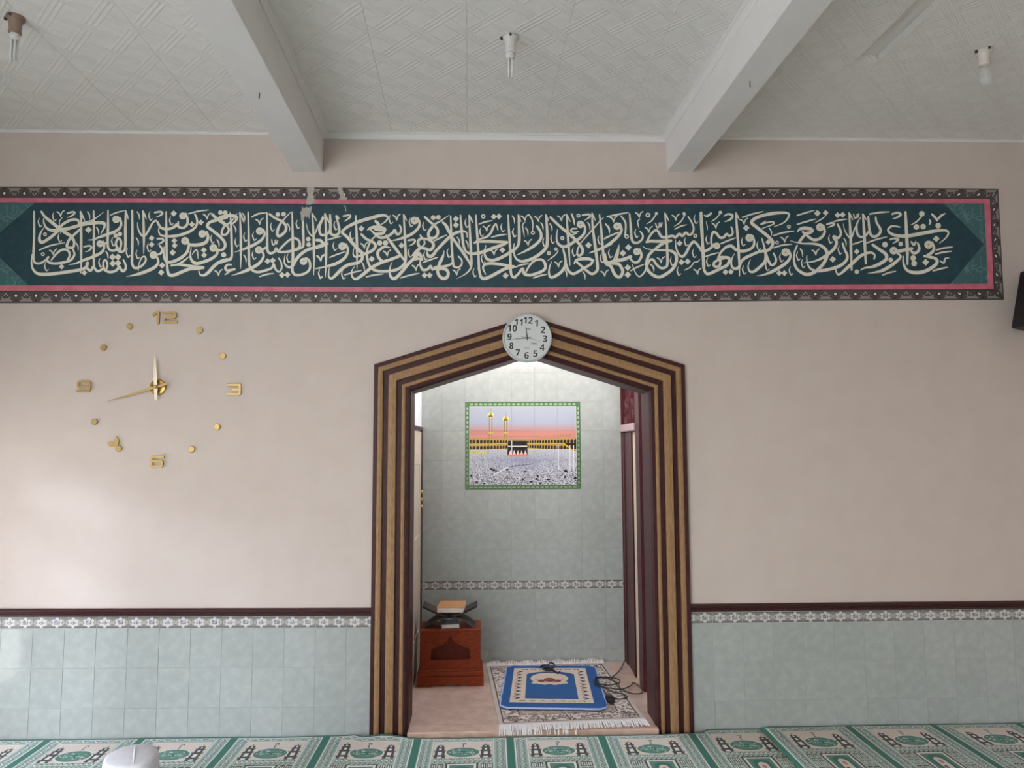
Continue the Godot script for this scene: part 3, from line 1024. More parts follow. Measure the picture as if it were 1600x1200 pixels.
const ADDED_LAMP_E := 3.8

# Pen strokes, read in tenths of the sheet grid from a corner (ox, oy).
# s width start end x y ...: a stroke whose ends narrow to start/10 and end/10; d, o, r: rhombic dots, round dots, rings of a size;
# h: bowl of a letter head with its eye; J, V, A: small hooks, ticks and upright dashes drawn at a point.
var ink_layer := 0

func ink_pt(p: Vector2, at: Vector3) -> Vector3:
	var w := wall_at(p.x, p.y)
	return Vector3(w.x - at.x, w.y - at.y, 0.0056 + ink_layer * 1e-6)

func ink_poly(st: SurfaceTool, poly: Array, at: Vector3):
	ink_layer += 1
	var pv := PackedVector2Array(poly)
	var idx := Geometry2D.triangulate_polygon(pv)
	for i in range(0, idx.size(), 3):
		tri(st, ink_pt(pv[idx[i]], at), ink_pt(pv[idx[i + 1]], at), ink_pt(pv[idx[i + 2]], at), Vector3.BACK)

func ink_ring(st: SurfaceTool, c: Vector2, r0: Vector2, r1: Vector2, at: Vector3):
	ink_layer += 1
	for k in 14:
		var a := TAU * k / 14.0
		var b := TAU * (k + 1) / 14.0
		var da := Vector2(cos(a), sin(a))
		var db := Vector2(cos(b), sin(b))
		quad(st, ink_pt(c + da * r0, at), ink_pt(c + db * r0, at), ink_pt(c + db * r1, at), ink_pt(c + da * r1, at), Vector3.BACK)

func ink_stroke(st: SurfaceTool, raw: Array, w: float, a: float, b: float, at: Vector3):
	ink_layer += 1
	var pts := curve(raw, 5) if raw.size() > 2 else [raw[0], (raw[0] + raw[1]) * 0.5, raw[1]]
	var total := 0.0
	for i in pts.size() - 1: total += pts[i].distance_to(pts[i + 1])
	var run := 0.0
	var l := []
	var r := []
	for i in pts.size():
		if i: run += pts[i].distance_to(pts[i - 1])
		var t: Vector2 = (pts[mini(i + 1, pts.size() - 1)] - pts[maxi(i - 1, 0)]).normalized()
		var f := run / maxf(total, 1e-6)
		var k := minf(lerpf(a, 1.0, clampf(f / 0.35, 0, 1)), lerpf(b, 1.0, clampf((1.0 - f) / 0.35, 0, 1)))
		var n := Vector2(-t.y, t.x) * w * 0.5 * k
		l.append(pts[i] + n)
		r.append(pts[i] - n)
	for i in pts.size() - 1:
		quad(st, ink_pt(l[i], at), ink_pt(l[i + 1], at), ink_pt(r[i + 1], at), ink_pt(r[i], at), Vector3.BACK)
	for e in [0, pts.size() - 1]:
		var rad: float = l[e].distance_to(r[e]) * 0.5
		var dirv: Vector2 = (pts[e] - pts[1 if e == 0 else e - 1]).normalized()
		for k in 4:
			var a0 := -PI / 2 + PI * k / 4.0
			var a1 := -PI / 2 + PI * (k + 1) / 4.0
			tri(st, ink_pt(pts[e], at), ink_pt(pts[e] + dirv.rotated(a0) * rad, at), ink_pt(pts[e] + dirv.rotated(a1) * rad, at), Vector3.BACK)

func ink(st: SurfaceTool, at: Vector3, ox: float, oy: float, lines: Array):
	var o := Vector2(ox, oy)
	for s in lines:
		var f: PackedStringArray = s.split(" ", false)
		var n := []
		for i in range(1, f.size()): n.append(float(f[i]) * 0.1)
		match f[0]:
			"s":
				var p := []
				for i in range(3, n.size() - 1, 2): p.append(o + Vector2(n[i], n[i + 1]))
				ink_stroke(st, p, n[0] * 1.1, n[1], n[2], at)
			"d":
				for i in range(1, n.size() - 1, 2):
					var c := o + Vector2(n[i], n[i + 1])
					ink_poly(st, [c + Vector2(-n[0], 0.4), c + Vector2(-0.3, -n[0]), c + Vector2(n[0], -0.4), c + Vector2(0.3, n[0])], at)
			"o":
				for i in range(1, n.size() - 1, 2): ink_poly(st, Array(disc_poly(o + Vector2(n[i], n[i + 1]), n[0], 14)), at)
			"r":
				for i in range(1, n.size() - 1, 2): ink_ring(st, o + Vector2(n[i], n[i + 1]), Vector2.ONE * n[0] * 0.4, Vector2.ONE * n[0], at)
			"h":
				for i in range(1, n.size() - 1, 2):
					var c := o + Vector2(n[i], n[i + 1])
					ink_ring(st, c, Vector2(n[0] * 0.2, n[0] * 0.08), Vector2(n[0], n[0] * 0.98), at)
			"J":
				for i in range(0, n.size() - 1, 2):
					var c := o + Vector2(n[i], n[i + 1])
					ink_stroke(st, [c + Vector2(1, 0), c + Vector2(-0.8, 5), c + Vector2(0, 9.5), c + Vector2(2, 13.5), c + Vector2(5, 11)], 2.1, 0.3, 0.5, at)
			"V":
				for i in range(0, n.size() - 1, 2):
					var c := o + Vector2(n[i], n[i + 1])
					ink_stroke(st, [c + Vector2(-5, -3.5), c + Vector2(-1.5, -1.2), c + Vector2(0.8, 4.5)], 2.2, 1.0, 0.4, at)
					ink_stroke(st, [c + Vector2(0.8, 4.5), c + Vector2(2.4, -2.5), c + Vector2(6, -5.5)], 1.8, 0.4, 1.0, at)
			"A":
				for i in range(0, n.size() - 1, 2):
					var c := o + Vector2(n[i], n[i + 1])
					ink_stroke(st, [c, c + Vector2(3, 5), c + Vector2(3.4, 12)], 2.1, 0.9, 0.3, at)

func lettering(st: SurfaceTool, at: Vector3):
	ink(st, at, 45, 322, ["s 32 8 10 92 90 92 450 80 760 88 860 120 895 190 895 270 850 315 800", "s 36 10 6 290 850 340 890 440 900 570 880 660 850 710 790 720 740 690 665", "s 34 6 8 360 845 430 760 500 700 570 680 630 710 645 780 610 850",
		"s 46 3 9 60 760 50 880 70 980 130 1050 230 1070 400 1060 620 1030 800 1000 900 960 925 890", "s 38 6 8 905 900 925 980 975 1010 1010 950", "s 34 7 10 1020 80 1025 400 1025 900 1040 980 1085 1020 1140 1000 1180 970",
		"s 28 10 10 1190 1000 1170 910 1190 850 1222 865 1235 940 1212 1000 1190 1000", "s 38 9 6 1190 1000 1270 1035 1370 1010 1420 950 1440 985 1480 1020 1520 980 1515 910 1485 845", "d 54 1315 800 1400 800 1320 900 1400 895 940 375", "d 44 520 950 875 1045", "o 36 1365 465 1430 440",
		"s 48 6 9 205 90 260 170 370 260 480 350 580 420 660 470 710 540", "s 36 9 9 680 480 715 550 705 640 650 655 605 640 610 590 645 520 700 465 810 365", "s 46 3 10 240 200 245 270 290 350 380 385 480 372 600 360 750 320 860 290", "s 46 10 2 840 292 1000 270 1120 262 1190 280 1185 340 1130 440",
		"s 38 9 7 480 355 540 290 620 240 700 215 775 225 790 290", "s 44 9 2 490 370 400 450 310 520 220 570 180 545 175 480 200 410 245 340", "s 36 6 4 815 90 825 300 825 900 818 1050", "s 26 9 4 818 95 850 170 880 230",
		"s 34 6 10 1245 70 1245 300 1240 600 1265 680 1320 700 1380 685", "s 32 10 10 1440 690 1380 640 1370 570 1408 505 1448 560 1442 640 1420 690", "s 36 8 6 1370 670 1430 720 1490 705 1515 640 1515 350 1520 75", "s 22 9 4 1520 80 1545 150 1560 210",
		"h 60 1372 212", "s 42 7 2 1430 190 1450 270 1430 340 1360 400 1250 440 1080 500 1030 525 930 535", "s 20 8 5 1285 145 1380 105 1500 75", "s 16 8 3 830 265 940 240 1010 220 1070 180 1180 95", "h 56 1120 592",
		"s 42 7 2 1170 560 1185 640 1140 730 1000 800 860 850 740 900 630 920", "s 30 8 8 1175 610 1240 560", "s 26 9 3 610 115 700 95 725 115 670 160 610 185", "s 26 9 3 870 640 950 625 990 650 945 700 890 720", "r 30 262 445 228 755", "V 385 730 500 130",
		"s 14 9 3 530 185 490 240 490 340 505 440", "J 390 100 165 190 475 430 265 880 1110 820 1310 490 1540 670", "A 925 95 1065 335 745 580 1210 710", "s 22 8 5 175 690 350 620 570 575"])
	ink(st, at, 195, 322, ["s 36 8 3 122 75 125 500 118 850 130 930 165 970 230 960 290 920 335 850 320 795 280 800 245 860 222 930 218 1010", "s 34 7 3 290 80 300 300 305 550 300 745", "s 22 9 3 292 85 318 140 345 215", "s 30 3 8 205 260 215 360 260 450 310 470 350 430 400 340 440 270 490 232 530 270",
		"s 36 9 6 520 260 570 340 650 362 740 350 830 300 840 250", "s 34 6 10 652 95 655 400 662 900", "s 46 7 9 664 880 672 1000 700 1075 780 1080 900 1030 1020 985 1120 980 1230 965", "s 40 9 6 1225 960 1100 950 960 930 850 918 730 932", "s 28 3 8 1020 780 940 850 840 910 735 935",
		"s 44 3 9 620 640 615 750 640 850 700 880 790 860 900 800 980 720 1005 630", "h 62 948 548", "s 48 7 7 980 520 1010 600 1100 612 1200 600 1280 560 1305 480 1285 410", "h 62 1217 438", "h 56 912 158", "s 36 8 7 955 120 985 200 980 290 920 342 850 330 820 290 790 310 740 350",
		"s 40 3 6 555 300 535 380 560 450 650 475 800 470 950 430 1070 370 1130 290 1130 200 1100 130", "d 50 770 120 590 930 575 1040 755 730", "d 46 1055 290 1195 260 425 505 425 605 780 545 785 620 1240 690 1245 770", "o 40 1550 765", "o 36 1500 105 1575 105",
		"h 62 455 768", "s 34 8 7 515 765 570 740 590 680 550 620", "s 46 6 1 505 790 530 880 470 960 350 1020 200 1070 30 1105", "s 42 9 8 1600 180 1480 215 1350 250 1302 290 1302 330 1380 390 1480 470 1560 560 1570 640 1520 690 1440 690", "h 62 1390 658", "s 48 7 9 1370 130 1430 190 1520 250 1600 310",
		"s 46 2 7 1045 650 1030 760 1050 850 1120 900 1220 880 1350 830 1440 760 1455 680", "s 46 10 3 1600 840 1480 880 1390 950 1310 1040 1240 1085 1180 1070 1160 1010", "s 22 8 5 1000 125 1150 85 1310 65", "V 1285 170 1465 1050", "J 390 90 715 165 365 580 190 690 40 660 1355 450",
		"A 200 95 185 500", "A 1445 530", "s 28 9 3 475 105 560 92 595 115 560 150 500 175", "s 28 9 3 515 515 590 515 610 545 570 580 515 603", "s 20 5 4 1060 760 1100 700 1135 700 1150 830"])
	ink(st, at, 345, 322, ["s 34 5 10 150 110 165 300 175 600 178 780", "s 44 7 10 178 760 160 825 80 855 -20 885", "s 44 9 5 -20 190 60 160 160 152 245 172 240 230 180 285", "s 32 9 3 0 230 60 290 110 330 130 380 90 445 30 450 22 400 60 320 120 280 180 230 260 120", "o 36 75 105",
		"s 34 5 3 300 100 315 400 318 800 312 980", "s 24 9 4 302 105 340 190 370 270", "s 36 6 6 432 100 440 400 445 850 460 950 500 1005 580 1035 700 1010 800 970 830 910 860 990 915 1030 955 970 945 880 910 820", "h 60 612 395", "s 42 7 1 665 370 690 440 640 530 520 610 380 670 220 725",
		"h 60 598 690", "s 34 9 9 650 690 720 645", "s 46 6 1 650 710 672 790 600 900 450 990 300 1050 165 1090", "s 36 6 8 725 110 730 400 730 640 740 710 780 742 840 720 870 660 880 700 950 722 1080 710 1200 670 1240 610 1220 540 1150 505 1070 540 980 620 920 690",
		"s 34 6 9 1285 150 1290 400 1295 600 1270 650 1180 690", "s 38 5 8 1118 100 1125 400 1130 800 1120 960 1130 1040 1180 1080 1280 1070 1370 1020 1400 940 1380 850 1330 815", "h 58 1296 868", "s 40 8 2 765 130 850 190 950 240 1020 310 1010 400 930 470 892 460 890 390 930 290 1000 200 1100 95",
		"o 36 895 135 985 130 1370 520 1375 605", "d 48 735 865 815 855 960 1080 1045 1075", "s 44 10 2 1600 610 1480 650 1350 690 1250 760 1180 840 1130 930 1080 960 1020 930 995 860 1010 760", "s 34 6 3 1430 120 1450 400 1460 800 1455 1080", "s 20 9 4 1432 125 1470 180 1500 240",
		"s 22 4 4 1340 280 1370 400 1430 470 1480 420 1530 300 1590 180", "s 36 6 9 170 920 110 920 75 970 110 1010 220 990", "s 26 6 8 70 1075 150 1020", "s 22 8 6 800 530 815 605 850 590 860 530 870 600 895 540", "J 235 500 370 420 510 405 790 260 1190 220 505 700 1045 750 1540 990", "A 205 305 365 770 345 120 1045 280",
		"V 605 250 1560 830", "s 24 7 5 485 175 590 125 710 110", "s 24 7 5 610 1105 720 1070 830 1055", "s 24 7 9 1490 980 1600 960"])
	ink(st, at, 495, 327, ["s 20 9 3 100 110 50 220 0 320", "s 38 6 7 110 140 60 240 42 330 70 400 130 402 190 370 212 330 225 385 280 412 340 385 355 320 330 200 305 110", "s 38 7 9 210 90 215 200 215 340", "s 36 7 3 130 75 145 300 148 600 145 900 135 1060", "s 24 9 4 130 80 165 150 195 220",
		"s 34 9 5 310 110 350 150", "s 44 9 7 0 485 60 492 100 530 170 542", "s 38 9 9 170 542 80 580 0 610", "s 24 7 5 175 480 280 450 380 425", "h 64 402 582", "s 44 6 1 460 550 490 640 450 750 330 840 180 890 0 930", "s 22 8 5 205 755 330 705 450 665", "s 48 3 8 1010 240 1080 190 1110 130 1060 98 980 105 850 140 650 200 480 280 400 350",
		"s 48 7 10 395 370 480 440 560 530 640 620 730 705", "s 46 9 2 718 700 705 790 640 840 500 870 400 930 310 1020 240 1080 192 1060 190 980 200 910", "s 34 6 3 610 105 620 300 630 600 630 930", "s 42 8 2 700 395 780 470 870 510 920 570 880 640 780 690 640 740 590 740 570 690 585 610",
		"s 40 5 6 945 400 860 480 800 600 785 720 810 850 870 935 980 972 1120 970 1240 950 1340 890 1388 790 1380 500 1360 90", "s 42 8 7 1085 420 1160 520 1280 680 1370 800", "s 26 9 4 1362 95 1405 180", "s 48 4 8 795 330 830 300 900 285 1000 285 1070 315", "s 38 6 6 830 310 900 380 970 440 1050 445 1120 420 1190 370 1220 330 1250 390 1295 385 1320 320 1295 250",
		"s 42 9 8 1070 315 1040 375 960 390 900 385", "s 46 8 8 920 190 960 230 990 285", "s 60 9 9 920 310 1040 320", "d 48 700 305 860 780 1325 570", "o 42 985 530 1075 530", "s 42 3 9 1150 605 1060 590 980 640 952 690 970 760 1020 810", "s 46 9 2 1280 740 1150 790 1000 840 850 920 740 1010 620 1090 560 1060 545 980 590 900",
		"h 62 1528 180", "s 42 7 2 1575 140 1606 210 1590 290 1500 380 1400 430 1250 480 1150 495", "s 46 9 2 1600 690 1540 750 1430 860 1330 980 1230 1080 1170 1070 1140 1000 1150 900 1180 830", "s 28 9 3 420 110 520 98 520 130 475 165 430 195", "s 28 9 3 1430 490 1525 480 1530 520 1490 555 1440 575",
		"V 55 765 740 575 1095 695 1245 135 1545 915", "J 280 190 530 340 265 510 40 950 400 955 1140 95 1455 140 1440 615", "s 22 8 4 715 840 740 900 745 970", "s 24 7 5 435 1030 570 990 700 960", "s 24 8 5 775 1060 900 1030 1040 1015", "s 24 8 5 1310 1075 1450 1035 1600 1005"])
	ink(st, at, 645, 327, ["s 40 8 2 190 125 260 190 340 260 390 330 380 410 320 455 255 440 248 370 290 300 340 240 430 190 570 95", "o 38 320 135 400 130", "s 42 6 9 120 410 150 455 240 475 312 525 320 590 270 640 200 620 130 600 88 560 90 490 150 455", "s 26 7 7 175 470 185 540 150 580", "s 44 9 9 130 600 60 660 10 720",
		"s 46 8 8 10 720 60 690 120 720 145 790", "s 36 9 9 145 790 80 775 0 800", "s 46 7 9 470 210 520 260 560 340 610 410", "s 44 3 9 850 440 840 370 780 345 700 362 620 400 540 470 440 570 340 680", "s 46 9 2 355 665 320 715 270 740 230 710 225 650",
		"s 34 6 6 592 110 600 350 610 600 630 850 650 900 710 912 760 870 765 800 715 740", "s 42 9 5 610 440 700 560 800 700 880 830 905 900", "s 36 6 1 880 100 895 400 910 700 915 880 880 960 800 1030 680 1090", "s 24 9 4 882 105 910 150 935 215", "s 36 6 9 745 100 765 350 790 560 815 630",
		"s 46 6 9 805 600 830 660 900 695 1020 690 1150 650 1280 600 1400 560 1470 520", "s 42 9 5 1470 520 1350 512 1180 505 1050 510 955 530", "s 34 5 4 960 525 1050 470 1160 430 1220 370 1260 280 1300 235 1330 330", "s 34 6 10 985 95 1000 300 1020 600 1035 950", "s 46 7 9 1032 920 1060 1050 1110 1085 1200 1060 1350 980 1450 930 1580 900",
		"s 42 9 3 1580 900 1480 885 1350 860 1200 850 1120 872 1098 930 1140 1020", "s 44 3 10 1140 570 1120 680 1150 770 1230 800 1330 780 1470 710 1600 620", "s 36 6 9 1490 95 1500 300 1520 600 1530 950 1550 1050 1600 1070", "s 38 7 9 630 830 580 870 500 895 420 905 360 910 310 945", "s 38 5 9 120 800 120 880 160 950 230 940 280 890 300 930 370 935",
		"s 44 9 9 385 930 400 1020 460 1080 530 1070 555 1000 520 945 440 930 400 940", "s 26 8 3 380 930 420 820 470 730 490 650", "s 26 3 8 490 650 470 760 420 880", "d 50 675 155 675 250 1450 1040", "d 47 1265 120 1345 115 1400 640 185 1035 265 1035", "r 36 1100 115", "s 24 7 5 335 500 430 450 530 405", "s 24 7 5 165 835 280 790 390 755",
		"s 24 7 5 1035 235 1140 200 1240 180", "s 24 7 5 1230 440 1350 410 1465 395", "V 680 990 1150 305 1265 680 45 920", "J 165 200 180 660 545 620 825 150 950 925 1055 290 1385 220 1080 710 1570 300", "A 695 440 830 495 1555 110", "s 22 9 5 0 1020 95 1005"])
	ink(st, at, 795, 327, ["s 40 7 6 20 890 35 1010 80 1062 150 1010 215 930 240 1010 330 1032 450 1000 550 950 572 880 530 800 450 790 370 830 300 920 260 1000", "s 42 6 4 150 95 160 300 160 500 130 590 40 670 -10 690", "s 22 9 4 152 100 190 200", "s 42 8 2 440 270 480 330 505 400 490 480 400 570 270 650 120 720",
		"s 44 6 3 580 95 595 300 600 520 570 620 460 720 330 790 200 817 120 780 85 710 75 600 85 540", "s 22 9 4 582 100 620 190", "s 42 8 3 650 130 720 200 830 300 930 380 1030 470 1110 560 1150 630 1145 690 1100 730 1068 700 1080 610 1140 510", "s 22 7 4 1130 520 1280 350 1430 180 1480 130",
		"s 42 3 7 760 320 745 450 770 540 840 587 930 570 1020 510 1100 460 1170 390 1190 300 1160 220", "h 60 1118 240", "s 34 6 3 900 85 915 300 935 600 955 880", "s 24 9 4 902 90 960 200", "s 26 5 8 1090 350 1010 365 970 340 990 310 1060 305", "s 22 8 5 1060 375 980 410",
		"s 38 5 9 845 620 870 720 890 850 930 960 1000 1012 1080 980 1180 920 1280 860 1310 800", "s 44 4 8 1020 855 1050 800 1130 778 1250 778 1315 805", "s 40 8 6 1040 810 1120 880 1200 950 1290 1012 1360 980 1385 900 1350 600 1310 300 1300 70", "s 24 9 4 1302 75 1350 180", "s 42 6 2 850 640 880 760 880 880 820 980 720 1050 650 1062 625 990 640 890 670 820",
		"s 36 6 9 1415 90 1440 300 1465 600 1490 800 1530 870 1600 890", "s 38 9 2 1600 540 1500 590 1380 640 1250 690", "d 52 1245 565", "r 32 375 370 835 455 1085 105 625 690", "r 26 735 625", "s 22 9 6 315 90 360 160 375 250 370 330", "s 18 8 3 770 650 720 720 600 810", "s 28 9 3 1150 95 1250 85 1265 120 1180 180",
		"s 24 8 5 105 905 200 870 310 855", "s 24 8 5 385 1075 490 1040 595 1020", "s 24 8 9 1490 465 1600 410", "V 245 145 455 155 815 145 295 530 770 865 1490 1010", "s 18 8 3 250 205 215 250 230 350 245 440", "A 265 295 500 215 640 230 1230 210 870 940 1155 980 55 110", "s 28 9 3 980 80 1010 160 1025 250", "s 24 9 3 1510 235 1560 290 1575 370",
		"J 65 300 540 455 665 400 1000 600 1400 415 1435 700"])
	ink(st, at, 945, 327, ["h 60 190 268", "s 42 7 9 235 230 258 330 200 430 100 520 0 590", "s 24 6 8 0 450 100 410 210 365", "s 26 8 5 35 120 180 90 365 55", "s 26 9 8 255 115 310 190 325 260 320 350 310 420", "r 36 340 430", "s 36 6 6 385 75 400 250 415 450 450 522 520 522 580 470 590 410 550 350", "s 26 4 9 220 560 190 660 150 770 130 840",
		"s 26 4 9 220 560 205 690 170 830", "s 50 8 9 60 840 120 820 200 800 280 790 400 745", "s 44 9 9 60 850 110 930 160 1030 230 1062 277 990 260 920 210 860 120 850", "s 34 9 9 0 700 20 800 60 860", "h 60 500 665", "s 36 8 8 545 630 570 730 520 822 450 830 400 780", "d 52 365 600 280 690 355 915 355 1025", "d 48 1165 535 1195 830 1290 820",
		"s 38 5 8 1300 120 1350 200 1385 300 1360 380 1310 402 1260 370 1210 420 1160 390 1100 442 1050 420 950 442 880 430 830 350 790 332 740 370 690 440 650 520", "s 44 8 9 650 515 720 502 850 505 1030 495", "s 42 9 7 1030 495 900 540 790 620 740 660", "s 44 2 9 590 580 650 620 780 640 920 642 1040 657 1110 720 1110 830 1060 930 960 1012 850 1062 750 1030 670 950 648 850 680 730 740 660",
		"s 36 6 3 935 65 955 300 970 600 975 850 940 912 870 920 800 860 750 790 700 802 660 880 620 980 550 1052 500 1030 460 960 430 870", "s 26 9 4 937 70 1000 190", "s 24 8 7 790 225 815 290 845 270 855 215 870 278 892 215", "r 38 670 95", "r 32 1410 420", "s 20 3 8 650 235 730 180 800 80", "o 24 803 70", "s 20 3 8 1075 275 1180 200 1250 90", "o 26 1235 75",
		"s 22 8 5 1090 315 1180 270 1275 245", "s 38 3 9 1100 480 1110 600 1150 700 1210 742 1270 680 1320 580 1380 512 1430 540 1490 620 1540 660 1600 640", "s 38 7 9 1490 60 1505 300 1530 600 1550 900", "V 130 165 530 95 680 325 1100 135 870 800 1440 980", "s 18 8 3 545 160 510 200 535 310", "J 475 310 65 625 1030 745 1250 440 1375 620 1135 900 1400 90",
		"s 24 9 3 15 240 60 300 70 380", "s 24 9 3 715 865 755 910 765 980", "s 22 7 4 400 965 500 910 620 860", "s 18 5 8 1240 955 1330 910 1390 830", "s 18 8 5 1390 830 1440 825 1480 790"])
	ink(st, at, 1095, 322, ["s 38 7 9 5 100 18 400 25 700 38 930", "s 44 7 8 30 900 45 990 85 1058 150 1052 280 990 400 930 440 862 430 812 350 802 270 802", "s 38 9 8 0 700 80 700 160 650 200 600", "h 54 245 625", "s 36 7 6 165 640 160 500 190 412 240 430 290 492 350 492 400 440 440 472 490 440 490 380 470 330", "s 34 5 8 50 150 100 160 160 115", "s 18 3 8 150 250 230 200 290 130",
		"o 28 300 105", "s 34 5 3 360 160 420 130 490 150 460 210 370 250", "s 36 7 4 545 115 560 350 580 600 595 900 600 1095", "s 26 9 4 548 120 600 220", "h 64 755 500", "s 42 7 6 805 470 830 560 810 640 730 692 620 707 540 680 480 630 430 630 370 660 300 740 262 830", "s 36 9 9 270 800 300 870 290 930 240 952 198 930 210 880 260 850", "s 40 8 8 290 840 380 812 440 830 430 900 380 955",
		"s 42 2 9 520 750 480 830 475 930 520 982 590 960 620 880 680 820 780 770 900 720 1000 700", "s 46 2 9 1140 325 1280 270 1350 200 1370 130 1300 108 1100 122 900 172 810 222 792 270 850 320 950 400 1060 490 1118 560 1100 640 1050 690 980 710", "s 20 8 5 1010 240 930 290 1040 260 1120 250 1130 285 950 355", "s 42 4 2 950 510 975 600 1000 700 1010 800 990 880 900 970 810 1032 750 1010 735 930 770 840",
		"s 36 9 6 1000 700 1040 830 1090 920 1150 902 1170 830 1130 740", "h 64 1318 725", "s 46 6 1 1365 690 1395 780 1350 870 1230 960 1080 1040 960 1080 860 1095", "d 52 705 345", "d 46 1050 565 380 1035 465 1030 1220 1050 1300 1050", "r 30 1370 325 1185 575", "s 24 8 5 645 180 800 130 965 90", "s 24 8 5 310 590 420 545 540 500", "s 24 8 5 75 790 180 755 275 730",
		"s 24 8 5 1130 465 1280 420 1450 395", "s 24 8 5 1135 655 1270 615 1420 600", "V 225 310 665 250 1300 530", "A 1065 350 1550 670", "J 85 460 640 490 880 555 95 810 655 930 1015 875 1235 740 1385 945 1500 715", "s 14 5 3 80 250 95 320 100 380"])
	ink(st, at, 1245, 322, ["s 50 4 8 10 400 40 365 120 348 220 365 240 395", "s 40 8 7 90 410 160 470 250 530 330 522 400 470 430 400 410 310", "h 64 358 335", "s 44 8 8 240 390 200 420 120 430", "s 40 9 9 140 430 80 500 30 570", "s 46 2 5 -110 545 -20 570 100 590 250 592 370 622 450 692 465 780 425 880 350 970 260 1042 150 1072 50 1030 -20 960 -50 850 -40 720 0 620",
		"s 44 6 2 630 290 670 370 682 440 640 502 580 480 572 495 612 560 590 650 500 740 380 820 250 870 100 890", "s 44 7 3 710 590 740 680 780 770 768 850 680 930 540 982 380 1012 270 1012 190 960 152 870 150 780", "s 46 5 3 1200 830 1210 770 1160 732 1080 742 980 790 880 880 780 970 690 1050 640 1072 610 1030 590 940", "s 38 6 7 810 110 830 400 840 700 850 1000",
		"s 26 9 4 812 115 870 220", "s 40 6 7 1025 130 1045 400 1060 700 1070 900", "s 26 9 4 1028 135 1080 220", "s 38 7 7 1110 170 1125 350 1150 452 1210 482 1280 440 1300 370 1240 260 1225 180", "s 34 3 9 990 180 930 290 935 420 980 482 1050 480 1110 410", "s 22 3 3 720 280 740 380 800 480 850 490 900 350 980 200", "s 48 8 3 1180 610 1280 680 1380 752 1390 830 1300 900 1180 950 1050 972 990 1005",
		"d 52 315 115 555 835", "d 46 445 110 630 145 710 140 930 715", "o 44 1370 605", "o 36 1460 845 930 1030", "s 30 9 3 465 290 540 268 578 292 480 340", "s 22 8 7 880 130 900 190 930 180 940 130 950 182 965 120", "s 24 8 5 0 150 130 110 270 70", "s 24 8 5 0 290 150 245 295 205", "s 24 8 5 575 245 680 220 775 210", "s 24 8 5 870 600 950 575 1020 550",
		"s 24 8 5 1085 580 1240 525 1400 485", "s 26 8 5 1130 130 1280 105 1440 95", "s 18 4 8 280 265 360 220 430 170", "s 24 8 5 1335 1080 1430 1045 1530 1025", "V 285 730", "J 500 450 650 620 75 830", "A 50 680 730 510"])
	ink(st, at, 1345, 322, ["h 62 505 700", "s 48 9 9 550 715 680 690 790 668", "s 46 6 1 560 740 615 790 560 860 440 950 300 1020 100 1055", "s 46 7 6 690 100 705 400 720 700 720 910", "s 50 4 2 600 330 480 318 420 370 455 430 580 470 750 467 950 430 1150 395 1300 382 1360 420 1320 500 1220 585", "s 40 7 6 770 670 800 732 860 732 905 670 880 580", "s 34 6 6 780 560 820 610 850 560",
		"h 66 1050 608", "s 40 7 6 1105 570 1135 660 1100 730 990 790", "s 50 7 4 985 785 1080 800 1170 832 1175 900 1080 980 960 1032 820 1042 710 1000 660 900 655 790", "d 54 1170 515 1005 880", "o 44 810 815 825 900 1200 310 860 330 965 325 945 125", "o 36 615 595", "s 34 8 3 480 130 560 108 615 132 580 170 490 205", "s 30 8 3 450 525 520 510 580 530 490 590",
		"s 22 3 8 770 300 860 250 945 160", "s 26 8 6 1170 690 1290 660 1420 645", "s 26 8 6 1160 755 1280 725 1410 710", "s 26 8 6 1120 1015 1230 985 1345 960", "s 34 7 4 1100 130 1160 190 1180 240", "s 34 6 4 1180 230 1240 160 1310 120", "s 28 7 4 1230 860 1290 890 1310 825 1370 815", "s 26 4 4 1060 210 1080 250 1060 300", "s 22 8 5 330 1080 430 1045 540 1020"])

# ------------------------------------------------------------------ clocks
func stroke_poly(pts: Array, w: float) -> PackedVector2Array:
	var l := []
	var r := []
	for i in pts.size():
		var d0: Vector2 = (pts[i] - pts[i - 1]).normalized() if i > 0 else (pts[1] - pts[0]).normalized()
		var d1: Vector2 = (pts[i + 1] - pts[i]).normalized() if i < pts.size() - 1 else d0
		var m := (Vector2(-d0.y, d0.x) + Vector2(-d1.y, d1.x)).normalized()
		var k := w * 0.5 / maxf(0.5, m.dot(Vector2(-d0.y, d0.x)))
		l.append(pts[i] + m * k)
		r.append(pts[i] - m * k)
	r.reverse()
	l.append_array(r)
	return PackedVector2Array(l)

